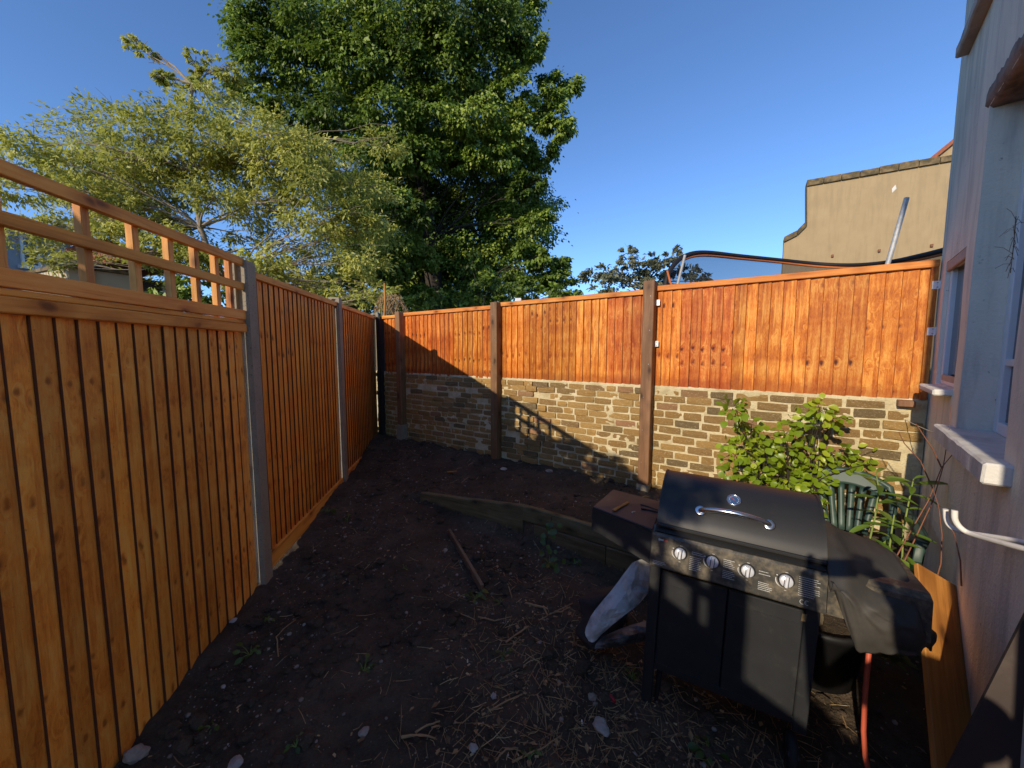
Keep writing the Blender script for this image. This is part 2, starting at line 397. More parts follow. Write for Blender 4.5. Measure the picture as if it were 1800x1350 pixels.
M['silver_tarp'] = m_plain('dirty_silver_tarp', (.50, .50, .49), .5, spec=.4, noise=.3, nscale=7, dirt=((.12, .10, .085), .48, .66, .75), dscale=6, bump=.15)
M['grey_tarp'] = m_plain('dirty_grey_tarp', (.16, .16, .165), .5, spec=.4, noise=.4, nscale=9, dirt=((.03, .028, .025), .45, .58, .9), dscale=8)
M['brown_cloth'] = m_plain('dark_brown_cloth', (.030, .023, .020), .85, noise=.4, nscale=9, bump=.2)
M['pot'] = m_plain('black_plastic_pot', (.012, .012, .013), .55, noise=.3)
M['cream_sack'] = m_plain('cream_sack', (.55, .46, .30), .7, noise=.2, nscale=7, bump=.2)
M['green_plastic'] = m_plain('faded_green_plastic', (.030, .062, .050), .45, noise=.3, nscale=6, dirt=((.16, .20, .16), .5, .75, .5))
M['hose'] = m_plain('orange_rubber_hose', (.52, .10, .05), .5, noise=.15)
M['white_pipe'] = m_plain('white_plastic_pipe', (.76, .73, .66), .4, noise=.1, dirt=((.4, .28, .14), .6, .8, .6))
M['dark_sheet'] = m_plain('dark_brown_sheet', (.055, .040, .034), .65, noise=.3, nscale=6, bump=.15, dirt=((.12, .095, .08), .55, .75, .5))
M['galv'] = m_plain('galvanised_steel', (.42, .42, .42), .62, metal=.35, noise=.4, nscale=25)
M['bracket'] = m_plain('zinc_bracket', (.75, .76, .78), .4, metal=.5)
M['string'] = m_plain('pale_string', (.62, .56, .44), .9)
M['pad_black'] = m_plain('black_padding', (.015, .014, .014), .7, noise=.3)
M['pad_orange'] = m_plain('orange_piping', (.50, .13, .03), .7, noise=.3)
M['white_stone'] = m_plain('chalk_stone', (.36, .33, .29), .95, noise=.4, nscale=20, bump=.9)
M['stone'] = m_plain('pale_stone', (.30, .25, .20), .95, noise=.5, nscale=20, bump=.6, rand=True)
M['red_plastic'] = m_plain('red_plastic', (.42, .02, .03), .35)
M['blue_plastic'] = m_plain('blue_plastic', (.03, .06, .22), .5)
def m_net():
    t = NT('trampoline_net')
    p = t.n('BsdfDiffuse'); p.inputs[0].default_value = (.05, .055, .065, 1)
    tr = t.n('BsdfTransparent'); mx = t.n('MixShader'); mx.inputs[0].default_value = .66
    t.t.links.new(tr.outputs[0], mx.inputs[1]); t.t.links.new(p.outputs[0], mx.inputs[2]); t.t.links.new(mx.outputs[0], t.out.inputs[0]); return t.m
M['net'] = m_net()

# ------------------------------------------------------------------ lines the place is built on
LP1 = Vector((-1.865, 2.77, 0)); LD = Vector((math.sin(R(-6.75)), math.cos(R(-6.75)), 0))      # left fence
LRZ = math.atan2(LD.y, LD.x)
BP2 = Vector((-.147, 5.0, 0)); BD = Vector((math.sin(R(125.6)), math.cos(R(125.6)), 0))          # back wall, running right
BRZ = math.atan2(BD.y, BD.x); BN = Vector((-BD.y, BD.x, 0))                                      # BN points away from camera
HC = Vector((2.999, 2.747, 0)); HD = Vector((-math.sin(R(40.4)), -math.cos(R(40.4)), 0))         # house wall, running towards camera
HRZ = math.atan2(HD.y, HD.x)

def sstep(a, b, x):
    t = max(0.0, min(1.0, (x - a) / (b - a))); return t * t * (3 - 2 * t)
SA = Vector((-1.0, 4.06)); SB = Vector((.10, 3.44)); SCc = Vector((1.35, 2.52))                   # sleeper line
def sleeper_dist(x, y):
    p = Vector((x, y)); best = None
    for a, b in ((SA, SB), (SB, SCc)):
        d = (b - a).normalized(); n = Vector((-d.y, d.x))
        t = (p - a).dot(d); L = (b - a).length
        inside = (t >= 0 or a is SA) and (t <= L or b is SCc)
        if inside or best is None:
            best = ((p - a).dot(n), t if a is SA else t + 1.0)
            if inside and t <= L: break
    return best
def ground_z(x, y, fine=True):
    z = -.14 + .12 * sstep(.9, 2.3, y) + .11 * sstep(2.3, 4.7, y)
    dist, t = sleeper_dist(x, y)
    soft = .012 + (.9 * max(0.0, -t) if t < 0 else 0.0)
    soft += .45 * sstep(1.95, 2.6, t)
    k = sstep(.010 - soft, .050 + soft * .25, dist) if t < 0 or t > 1.95 else sstep(.012, .052, dist)
    zb = (.235 + .05 * sstep(.3, 1.2, dist)) * (1 - .95 * sstep(2.6, 3.3, t) * (1 - sstep(.7, 1.1, dist)))
    zb *= 1 - .40 * (1 - sstep(.0, 1.0, t)) * (1 - sstep(.3, 1.2, dist))
    # hollow along the front of the sleepers
    z -= .05 * math.exp(-((dist + .25) / .3) ** 2) * sstep(.0, .6, t) * (1 - k)
    z = z * (1 - k) + zb * k
    if fine:
        v = Vector((x, y, 0))
        z += .030 * (noise.noise(v * 1.7)) + .024 * noise.noise(v * 5.1 + Vector((3, 1, 0)))
        z += .020 * max(-.1, noise.noise(v * 9 + Vector((7, 2, 0)))) + .015 * noise.noise(v * 15) + .008 * noise.noise(v * 38)
    return z

# ground: one sheet, fine inside the yard, coarse out to the horizon
def ground():
    xs = np.concatenate([[-600, -200, -60, -20, -8, -5], np.arange(-2.8, 3.4, .028), [4, 6, 10, 25, 70, 200, 600]])
    ys = np.concatenate([[-600, -150, -40, -10, -3, -1], np.arange(.9, 7.3, .028), [8, 10, 14, 25, 60, 200, 700]])
    nx, ny = len(xs), len(ys); V = []
    for y in ys:
        for x in xs:
            if -2.9 < x < 3.5 and .8 < y < 7.4: z = ground_z(x, y)
            else: z = ground_z(min(max(x, -2.5), 3.2), min(max(y, .9), 7.2), False)
            V.append((x, y, z))
    F = [(j * nx + i, j * nx + i + 1, (j + 1) * nx + i + 1, (j + 1) * nx + i) for j in range(ny - 1) for i in range(nx - 1)]
    me = bpy.data.meshes.new('ground'); me.from_pydata(V, [], F); me.materials.append(M['soil'])
    me.polygons.foreach_set('use_smooth', [True] * len(F))
    tag(link('ground', me), kind='structure')
ground()

# ------------------------------------------------------------------ closeboard panels
def board_mesh(h, w, wood, edge, seed, flip=False, t=.018):
    r = random.Random(seed); V = []; nz = 7
    ph = r.uniform(0, 6); amp = r.uniform(.0008, .0022)
    for k in range(nz + 1):
        z = h * k / nz; bx = amp * math.sin(ph + z * r.uniform(2.0, 2.4)); by = amp * .3 * math.cos(ph * 1.7 + z * 2.9)
        sec = [(0, -.006), (0, -.003 - t * .72), (.0042, -.006 - t * .72), (w * .5, -.006 - t * .42), (w, -.0045), (w, 0)]
        for (x, y) in sec: V.append(((w - x if flip else x) + bx, y + by, z))
    m = MB(); n = 6
    def q(i, j): return [(k * n + i, k * n + j, (k + 1) * n + j, (k + 1) * n + i) for k in range(nz)]
    fr = q(2, 3) + q(3, 4); bk = q(5, 0); ed = q(0, 1) + q(1, 2) + q(4, 5)  # dark edge colour on the front chamfer paints in the overlap's shadow line
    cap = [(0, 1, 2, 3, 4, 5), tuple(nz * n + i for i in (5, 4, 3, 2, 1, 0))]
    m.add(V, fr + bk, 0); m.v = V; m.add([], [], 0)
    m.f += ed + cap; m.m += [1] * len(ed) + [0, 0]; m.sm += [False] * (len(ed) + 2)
    return m.mesh('board', [wood, edge])

def panel(label, origin, rz, length, z0, z1, pitch, wood, edge, rail, side, seed, flip=False, cap_h=.05, gravel=0.0, group=None, battens=True, cap2=False, tilt=0.0, gap_at=None):
    """closeboard panel: local x along the fence, -y faces the yard"""
    root = empty('fence_panel', origin, rz, label, 'fence panel', group)
    h = z1 - z0 - cap_h
    meshes = [board_mesh(h - gravel, pitch + .020, wood, edge, seed * 31 + k, flip, .018 if flip else .0135) for k in range(6)]
    n = max(1, int(round((length - .01) / pitch))); p = (length - .016) / n
    r = random.Random(seed)
    cluster = 0; cid = seed * 40
    for i in range(n):
        x = i * p + (0 if not flip else -.0)
        cluster -= 1
        if cluster <= 0: cluster = r.choice((3, 4, 5, 6)); cid += 1
        o = link('board', meshes[r.randrange(6)], root, (x + r.uniform(-.003, .003), r.uniform(-.0015, .0015), z0 + gravel + r.uniform(-.004, .0)), (r.uniform(-.0004, .0004), r.uniform(-.0018, .0018), r.uniform(-.0022, .0022)), (1.0, 1.0, 1.0)); o.pass_index = cid
    def railbox(name, x0, x1, y0, y1, za, zb, m):
        b = MB().box(0, x1 - x0, 0, y1 - y0, 0, zb - za, bev=.004)
        return b.obj(name, m, root, (x0, y0, za))
    railbox('cap_rail', -.004, length + .004, -.042, .03, z1 - cap_h, z1, rail)
    if cap2: railbox('cap_rail', -.004, length + .004, -.034, .025, z1 + .004, z1 + .03, rail)
    if gravel: railbox('gravel_board', .0, length, -.034, .0, z0, z0 + gravel, rail)
    for zz in (z0 + gravel + (h - gravel) * .12, z0 + gravel + (h - gravel) * .5, z0 + gravel + (h - gravel) * .86):
        railbox('back_rail', 0.02, length - .02, .004, .04, zz, zz + .045, rail)
    if battens:
        for x0 in (-.002, length - .036):
            b = MB().box(0, .038, 0, .036, 0, h, bev=.003); b.obj('batten', side, root, (x0, -.052 if False else -.040, z0))
    return root

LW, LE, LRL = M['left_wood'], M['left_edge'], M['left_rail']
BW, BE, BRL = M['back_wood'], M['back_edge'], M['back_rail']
def lp(s, n=0.0): return LP1 + LD * s + Vector((-LD.y, LD.x, 0)) * n
def bp(u, n=0.0): return BP2 + BD * u + BN * n
GL = 'closeboard panels of the left fence'; GB = 'short closeboard panels on the brick wall'
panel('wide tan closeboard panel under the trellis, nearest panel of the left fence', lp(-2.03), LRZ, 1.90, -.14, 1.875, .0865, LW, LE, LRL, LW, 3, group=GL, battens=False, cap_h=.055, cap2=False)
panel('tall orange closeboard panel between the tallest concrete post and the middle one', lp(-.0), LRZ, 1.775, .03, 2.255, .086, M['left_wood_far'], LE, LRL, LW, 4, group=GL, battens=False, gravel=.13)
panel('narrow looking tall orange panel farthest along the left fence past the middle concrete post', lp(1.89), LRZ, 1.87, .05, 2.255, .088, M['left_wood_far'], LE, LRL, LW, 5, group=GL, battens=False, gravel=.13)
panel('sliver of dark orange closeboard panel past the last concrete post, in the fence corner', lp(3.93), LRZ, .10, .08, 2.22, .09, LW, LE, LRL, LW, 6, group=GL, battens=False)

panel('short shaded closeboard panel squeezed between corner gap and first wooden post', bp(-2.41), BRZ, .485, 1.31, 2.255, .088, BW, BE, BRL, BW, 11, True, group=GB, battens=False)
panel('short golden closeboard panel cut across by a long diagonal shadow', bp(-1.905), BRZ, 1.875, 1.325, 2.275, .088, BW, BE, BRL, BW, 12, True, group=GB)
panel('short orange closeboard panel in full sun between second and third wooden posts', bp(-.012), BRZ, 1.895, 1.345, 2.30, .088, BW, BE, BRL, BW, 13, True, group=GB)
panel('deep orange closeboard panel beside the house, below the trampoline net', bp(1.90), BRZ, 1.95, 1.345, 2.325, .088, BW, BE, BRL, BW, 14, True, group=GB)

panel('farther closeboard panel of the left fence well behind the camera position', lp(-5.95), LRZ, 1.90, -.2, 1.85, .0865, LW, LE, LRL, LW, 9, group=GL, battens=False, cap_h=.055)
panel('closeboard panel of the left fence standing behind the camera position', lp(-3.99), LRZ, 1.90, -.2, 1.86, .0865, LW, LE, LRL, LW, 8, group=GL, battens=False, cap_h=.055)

# zinc brackets on the end panel
for (u, z, side) in ((1.965, 2.16, 'beside the third wooden post, upper'), (1.965, 1.76, 'beside the third wooden post, lower'), (3.845, 2.15, 'at the house end, upper'), (3.842, 1.83, 'at the house end, lower')):
    o = empty('bracket', bp(u, -.045) + Vector((0, 0, z)), BRZ, 'small zinc bracket on the end panel %s one' % side, 'bracket', 'zinc panel brackets')
    MB().box(-.02, .022, -.004, -.001, -.028, .028, bev=.001).obj('plate', M['bracket'], o)
    MB().box(-.022, -.019, -.004, .03, -.028, .028).obj('flange', M['bracket'], o)
    s = MB()
    for zz in (-.016, .016): s.lathe([(.0, -.002), (.0045, -.0015), (.005, 0), (0, 0)][::-1], 8, mat=Matrix.Translation((.004, -.004, zz)) @ Matrix.Rotation(R(90), 4, 'X'))
    s.obj('screw', M['galv'], o)

# trellis on the near panel
tr = None
def slat(x0, x1, y0, y1, z0, z1):
    ax = (x1 - x0) > (z1 - z0)
    MB().box(0, x1 - x0, 0, y1 - y0, 0, z1 - z0, bev=.003).obj('slat', M['left_rail'] if ax else M['trellis'], tr, (x0, y0, z0), (0, random.uniform(-.004, .004) * (0 if ax else 1), 0))
for (s0, lab) in ((-2.03, 'square orange trellis topping the nearest panel of the left fence'), (-3.99, 'square orange trellis topping the panel behind the camera position')):
    tr = empty('trellis', lp(s0), LRZ, lab, 'trellis')
    for (za, zb) in ((1.905, 1.968), (2.105, 2.152), (2.268, 2.318)): slat(-.02, 1.915, -.036, -.006, za, zb)
    slat(-.02, 1.915, -.03, .02, 1.878, 1.902)
    for s_ in (-1.90, -1.70, -1.475, -1.17, -.93, -.715, -.52, -.34, -.20):
        x = s_ + 2.03; slat(x - .017, x + .019, -.003, .030, 1.908, 2.29)

# concrete posts of the left fence
def conc_post(s, top, label, base=-.15):
    o = empty('concrete_post', lp(s), LRZ, label, 'fence post', 'concrete posts of the left fence')
    m = MB(); w = .052; d = .06
    sec = [(-w, -d), (w, -d), (w, -.022), (.026, -.022), (.026, .022), (w, .022), (w, d), (-w, d), (-w, .022), (-.026, .022), (-.026, -.022), (-w, -.022)]
    m.prism(sec, 'z', base, top - .0); me = m.mesh('post_shaft', M['concrete'])
    link('post_shaft', me, o)
    c = MB(); c.prism([(-w, -d), (w, -d), (w, d), (-w, d)], 'z', top, top + .02); c.v = [(x * (.93 if z > top + .01 else 1.0), y * (.93 if z > top + .01 else 1.0), z) for x, y, z in c.v]
    c.obj('post_cap', M['concrete'], o)
conc_post(-.065, 2.285, 'tallest looking grey concrete post, at the end of the trellis')
conc_post(-2.06, 2.285, 'grey concrete post of the left fence beside the camera position', -.25)
conc_post(-4.02, 2.285, 'grey concrete post of the left fence behind the camera position', -.25)
conc_post(1.832, 2.29, 'middle grey concrete post between the two tall orange panels')
conc_post(3.83, 2.29, 'farthest thin looking concrete post near the dark fence corner')

# wooden posts in front of the brick wall
def wood_post(u, top, z0, label, n=-.075, w=.052, spur=.3):
    o = empty('wooden_post', bp(u, n), BRZ, label, 'fence post', 'brown wooden posts of the back fence')
    MB().box(-w, w, -w, w, 0, top - z0, bev=.006).obj('shaft', M['post_wood'], o, (0, 0, z0))
    if spur:
        b = MB(); b.prism([(-w - .006, -w - .035), (w + .006, -w - .035), (w + .006, w - .005), (-w - .006, w - .005)], 'z', z0 - .15, z0 + spur)
        b.v = [(x, (y + (.032 if (y < 0 and z > z0) else 0)), z) for x, y, z in b.v]
        b.obj('concrete_foot', M['concrete'], o)
    if u > -1:
        s = MB()
        for k in range(6):
            zz = z0 + .35 + k * (top - z0 - .5) / 5
            s.lathe([(0, -.0035), (.004, -.003), (.005, 0)], 8, mat=Matrix.Translation((random.choice((-.02, .02)), -w, zz)) @ Matrix.Rotation(R(90), 4, 'X'))
        s.obj('screw', M['galv'], o)
    return o
wood_post(-1.92, 2.285, .2, 'far brown wooden post in shade near the corner', spur=.32)
wood_post(-.02, 2.30, .2, 'brown wooden post in the middle of the back wall, half in shadow', spur=0)
wood_post(1.90, 2.37, .22, 'nearest brown wooden post behind the barbecue side shelf', spur=.12, w=.054)
dp = empty('timber_post', bp(-2.475, -.03), BRZ, 'black timber post standing in the dark corner gap', 'fence post')
MB().box(-.055, .055, -.05, .05, 0, 2.19, bev=.006).obj('shaft', M['brown_cloth'], dp, (0, 0, .05))
MB().box(-.06, .06, -.055, .055, 0, .05, bev=.006).obj('post_foot', M['concrete'], dp, (0, 0, .0))

# ------------------------------------------------------------------ old brick wall
def brick_wall():
    root = empty('brick_wall', bp(0), BRZ, 'low old yellow stock brick wall under the orange panels', 'wall')
    U0, U1 = -2.70, 3.862; z_top = 1.335; course = .0765
    m = MB()     # mortar core, slightly lumpy
    def core(a, b):
        x = U0 + (U1 - U0) * a; z = -.25 + (z_top + .02 + .25) * b
        v = Vector((x * 1.0, z, 4.2))
        return (x, -.018 + .013 * noise.noise(v * 5) + .007 * noise.noise(v * 21) + (.0 if b < 1 else .03), z)
    m.grid(core, 470, 108)
    m.box(U0, U1, .03, .2, -.25, z_top + .014)
    m.obj('mortar', M['mortar'], root, fix=False)
    r = random.Random(5); recs = []
    nrow = 18
    for c in range(nrow):
        zc = z_top - (c + .5) * course
        if zc < -.1: break
        x = U0 - r.uniform(0, .2)
        while x < U1 + .1:
            L = r.choice((.215, .22, .225, .235, .11, .17, .20)) * r.uniform(.9, 1.08)
            h = course - r.uniform(.006, .018)
            cx = x + L / 2
            sag = .022 * math.sin(cx * 1.3 + 1.0) + .010 * math.sin(cx * 3.1 + c * .5) + r.uniform(-.004, .004)
            out = r.uniform(-.007, .005)
            if .34 < cx < .66: out -= .016                # the shallow pier
            if r.random() > .035 and cx - L / 2 > U0 and cx + L / 2 < U1:
                recs.append((cx, zc + (sag * min(1, c / 4)) - (.012 if c == 0 else 0), L, h, out, r.uniform(-.02, .02), r.randrange(8)))
            x += L + r.uniform(.010, .022)
    meshes = []
    for k in range(8):
        bm = bmesh.new(); bmesh.ops.create_cube(bm, size=1.0)
        bmesh.ops.subdivide_edges(bm, edges=list(bm.edges), cuts=1, use_grid_fill=True)
        rr = random.Random(k)
        for v in bm.verts:
            cnr = sum(1 for c in v.co if abs(abs(c) - .5) < .01)
            s = 1 - (.07 if cnr == 3 else (.012 if cnr == 2 else 0)) - rr.uniform(0, .03)
            v.co = Vector((v.co.x * (1 - (1 - s) * .35) + rr.uniform(-.012, .012), v.co.y * (1 - .0) + (rr.uniform(-.03, .03) if v.co.y < 0 else 0) + (.07 if cnr == 3 and v.co.y < 0 else 0), v.co.z * s + rr.uniform(-.03, .03)))
        me = bpy.data.meshes.new('brick'); bm.to_mesh(me); bm.free(); me.materials.append(M['brick']); meshes.append(me)
    # how large each shows from the yard: nearest bricks singly, the rest joined
    def key(q):
        p = bp(q[0]); return -(q[2] * q[3]) / (p.y ** 2)
    recs.sort(key=key)
    hidden = []
    single = 0; rest = MB()
    for q in recs:
        cx, zc, L, h, out, rot, k = q
        zg = ground_z(bp(cx).x, bp(cx).y, False)
        if zc < zg - .02: continue
        if single < 300:
            link('brick', meshes[k], root, (cx, -.004 + .03 + out - .018, zc), (r.uniform(-.03, .03), rot * 1.3, r.uniform(-.03, .03)), (L, .072, h)); single += 1
        else:
            me = meshes[k]
            rest.add([(cx + v.co.x * L, .008 + out + v.co.y * .072, zc + v.co.z * h) for v in me.vertices], [tuple(p.vertices) for p in me.polygons])
    if rest.v: tag(rest.obj('brickwork', M['brick'], root, fix=False), kind='stuff')
    # crack
    return root
brick_wall()

# ------------------------------------------------------------------ sleepers
def sleeper(a, b, z0a, z1a, z0b, z1b, th, label, n=10):
    a = Vector((a[0], a[1], 0)); b = Vector((b[0], b[1], 0)); d = (b - a).normalized(); nn = Vector((-d.y, d.x, 0))
    L = (b - a).length; m = MB(); V = []; sec = 8
    for k in range(n + 1):
        t = k / n; c = .0035 * noise.noise(Vector((t * 4, z0a, 2)))
        z0 = z0a + (z0b - z0a) * t; z1 = z1a + (z1b - z1a) * t + .004 * noise.noise(Vector((t * 7, 5, z1a))); e = .008
        x = L * t
        for (y, z) in ((e, z0), (0, z0 + e), (0, z1 - e), (e, z1), (th - e, z1), (th, z1 - e), (th, z0 + e), (th - e, z0)): V.append((x, y + c, z))
    F = [(k * sec + i, k * sec + (i + 1) % sec, (k + 1) * sec + (i + 1) % sec, (k + 1) * sec + i) for k in range(n) for i in range(sec)]
    F += [tuple(range(sec))[::-1], tuple(n * sec + i for i in range(sec))]
    m.add(V, F); o = m.obj('timber_sleeper', M['sleeper'], None, a, (0, 0, math.atan2(d.y, d.x)))
    tag(o, label, 'sleeper', 'old garden sleepers')
mid = SB.lerp(SCc, .42)
sleeper(SA, SB, -.06, .150, -.03, .262, .06, 'long mossy sleeper with its thin end sunk in the soil')
sleeper(SB, SCc, .125, .262, .135, .27, .06, 'upper mossy sleeper of the bed edge running behind the barbecue shelf')
sleeper(SB.lerp(SCc, .08), SB.lerp(SCc, .52), -.06, .119, -.06, .125, .055, 'lower dark sleeper under the upper one, half buried, ivy hanging over it')
sleeper(SB.lerp(SCc, .525), SCc, -.06, .125, -.06, .129, .055, 'lower dark sleeper beside the barbecue, right of the upright joint')

# ------------------------------------------------------------------ house on the right
def house():
    root = empty('house', HC, HRZ, 'tall white rendered house wall with deep window reveals along the right side', 'house')
    xs = [-.02, .19, .72, .90, 1.70, 3.6]; zs = [-.3, 1.275, 1.475, 2.275, 2.93, 3.60, 4.9, 6.6]
    holes = {(1, 2): .07, (3, 1): .14, (3, 2): .14, (3, 3): .14, (1, 5): .10}
    m = MB()
    def wob(x, z): return .006 * noise.noise(Vector((x * 2.2, z * 1.7, 3)))
    def quadgrid(x0, x1, z0, z1):
        nx = max(1, int((x1 - x0) / .09)); nz = max(1, int((z1 - z0) / .09))
        m.grid(lambda a, b: (x0 + (x1 - x0) * a, wob(x0 + (x1 - x0) * a, z0 + (z1 - z0) * b), z0 + (z1 - z0) * b), nx, nz)
    for i in range(5):
        for j in range(7):
            if (i, j) in holes: continue
            quadgrid(xs[i], xs[i + 1], zs[j], zs[j + 1])
    for (x0, x1, z0, z1, d) in ((.19, .72, 1.475, 2.275, .07), (.90, 1.70, 1.275, 2.93, .14), (.19, .72, 3.60, 4.9, .10)):
        for X in (x0, x1):
            nz = int((z1 - z0) / .09); m.grid(lambda a, b: (X + .004 * noise.noise(Vector((a * 3, b * 14, X))) * (a > 0), wob(X, z0 + (z1 - z0) * b) * (1 - a) + d * a, z0 + (z1 - z0) * b), 3, nz)
        for Z in (z0, z1):
            nx = int((x1 - x0) / .09); m.grid(lambda a, b: (x0 + (x1 - x0) * a, wob(x0 + (x1 - x0) * a, Z) * (1 - b) + d * b, Z), nx, 2)
    m.grid(lambda a, b: (-.02, wob(-.02, -.3 + 6.9 * b) * (1 - a) + 5 * a, -.3 + 6.9 * b), 12, 70)
    m.add([(-.02, 0, 6.6), (3.6, 0, 6.6), (3.6, 5, 6.6), (-.02, 5, 6.6), (3.6, 0, -.3), (3.6, 5, -.3), (-.02, 5, -.3)], [(0, 1, 2, 3), (1, 4, 5, 2), (3, 2, 5, 6)])
    m.obj('rendered_wall', M['house'], root)
    # narrow window
    def window(x0, x1, z0, z1, y, mat, fw=.045, bars=()):
        f = MB()
        f.box(x0, x0 + fw, y - .03, y + .03, z0, z1, bev=.004); f.box(x1 - fw, x1, y - .03, y + .03, z0, z1, bev=.004)
        f.box(x0 + fw, x1 - fw, y - .028, y + .028, z0, z0 + fw, bev=.004); f.box(x0 + fw, x1 - fw, y - .028, y + .028, z1 - fw, z1, bev=.004)
        for b in bars: f.box(x0 + fw, x1 - fw, y - .026, y + .026, b, b + .035, bev=.003)
        w = f.obj('window', mat, root)
        MB().box(x0 + fw, x1 - fw, y - .004, y + .004, z0 + fw, z1 - fw).obj('pane', M['glass'], w)
        return w
    w = window(.19, .72, 1.475, 2.275, .05, M['upvc'])
    s = MB().box(.19, .72, .0, .02, 2.215, 2.275, bev=.004).obj('head_trim', M['tan_frame'], w)
    MB().box(.235, .675, .018, .03, 1.50, 1.54, bev=.004).obj('bottom_trim', M['tan_frame'], w)
    window(.90, 1.70, 1.275, 2.93, .155, M['upvc'], .06, (1.62,))
    window(.19, .72, 3.60, 4.9, .12, M['tan_frame'])
    def sill(x0, x1, y0, y1, z0, z1, mat, name='sill'):
        m = MB(); nx = 14
        for k in range(1): m.box(x0, x1, y0, y1, z0, z1, bev=.008)
        bm = bmesh.new()
        me = m.mesh(name, mat)
        bm.from_mesh(me); bmesh.ops.subdivide_edges(bm, edges=[e for e in bm.edges if e.calc_length() > .2], cuts=nx)
        for v in bm.verts: v.co += Vector((0, .004 * noise.noise(v.co * 9), .004 * noise.noise(v.co * 11 + Vector((4, 4, 4)))))
        bm.to_mesh(me); bm.free()
        return link(name, me, root)
    sill(.20, .715, -.078, .06, 1.432, 1.470, M['white_sill'])
    sill(.80, 1.815, -.072, .13, 1.195, 1.278, M['white_sill'])
    sill(.22, .78, -.055, .09, 3.535, 3.605, M['tan_frame'])
    lt = MB(); nx = 40
    def soff(a, b):
        x = .88 + .84 * a; e = .03 * noise.noise(Vector((x * 9, 2, 1))) + .016 * noise.noise(Vector((x * 30, 2, 1)))
        prof = [(-.010, 3.00 + e), (-.012, 2.945 + e * .8), (.012, 2.915), (.135, 2.918)]
        k = min(2, int(b * 3)); t = b * 3 - k
        return (x, prof[k][0] * (1 - t) + prof[k + 1][0] * t, prof[k][1] * (1 - t) + prof[k + 1][1] * t)
    lt.grid(soff, nx, 6); lt.obj('lintel_soffit', M['lintel'], root)
    bl = MB().box(0, .09, -.09, -.01, 0, .045, bev=.004).obj('timber_block', M['post_wood'], None, bp(3.70, 0) + Vector((0, 0, 1.29)), (0, 0, BRZ))
    tag(bl, 'small brown timber offcut fixed under the house end of the last orange panel', 'timber block')
house()

def pipe(pts, r, label):
    P_ = [W(*p) for p in pts]
    sm = []
    for i in range(len(P_) - 1):
        for k in range(4):
            t = k / 4; p0 = P_[max(i - 1, 0)]; p1 = P_[i]; p2 = P_[i + 1]; p3 = P_[min(i + 2, len(P_) - 1)]
            sm.append(.5 * ((2 * p1) + (p2 - p0) * t + (2 * p0 - 5 * p1 + 4 * p2 - p3) * t * t + (3 * p1 - p0 - 3 * p2 + p3) * t ** 3))
    sm.append(P_[-1])
    o = MB().tube(sm, r, 10).obj('overflow_pipe', M['white_pipe'], None); tag(o, label, 'pipe', 'white overflow pipes')
    return o
pipe([(1920, 996, 1.0), (1790, 962, 1.19), (1712, 940, 1.36), (1690, 929, 1.395), (1679, 914, 1.41), (1678, 897, 1.415)], .0095, 'front white overflow pipe with upturned end sticking out from house wall')
pipe([(1920, 982, 1.04), (1790, 951, 1.24), (1700, 936, 1.42), (1674, 928, 1.46), (1664, 915, 1.48), (1662, 895, 1.485)], .0085, 'rear white overflow pipe just behind the other, shorter looking upturned end')

# string from the wall to the window sill
sp = [W(1575, 729, 3.0).lerp(W(1780, 799, 1.55), t) - Vector((0, 0, .03 * math.sin(math.pi * t))) for t in [k / 12 for k in range(13)]]
tag(MB().tube(sp, .0022, 5).obj('string', M['string']), 'pale taut string from the brick wall to the big window sill', 'string')

# plank against the house and dark sheet
def slab(c0, c1, wv, th, name, mat, label, cat, nL=10, nW=2):
    wv = Vector(wv); ax = (c1 - c0).normalized(); nrm = ax.cross(wv).normalized()
    L = (c1 - c0).length; w = wv.length; wn = (wv - ax * wv.dot(ax)).normalized(); nrm = wn.cross(ax)
    m = MB().box(-w / 2, w / 2, -th / 2, th / 2, 0, L, bev=.004)
    o = m.obj(name, mat)
    mt = Matrix((wn, nrm, ax)).transposed().to_4x4(); mt.translation = c0
    o.matrix_world = mt
    return tag(o, label, cat)
pt = W(1651, 1014, 1.83); pb = W(1692, 1352, 1.37); pb = pb + (pb - pt) * .32
slab(pb, pt, W(1683, 1010, 1.86) - W(1619, 1019, 1.80), .022, 'plank', M['plank'], 'orange brown plank with a knot leaning along the house wall', 'plank')
ds = MB(); a = W(1664, 1356, 1.16); b = W(1806, 1075, 1.16); off = Vector((.10, -.20, -.7)); nn = Vector((.01, .02, .0))
q = [a, b, b + off, a + Vector((.02, -.12, -.4))]
n_ = (q[1] - q[0]).cross(q[3] - q[0]).normalized() * .016
ds.add([*q, *[p + n_ for p in q]], [(0, 1, 2, 3), (7, 6, 5, 4), (0, 4, 5, 1), (1, 5, 6, 2), (2, 6, 7, 3), (3, 7, 4, 0)])
tag(ds.obj('dark_sheet', M['dark_sheet']), 'large dark brown sheet leaning in the bottom right corner of the yard', 'board')

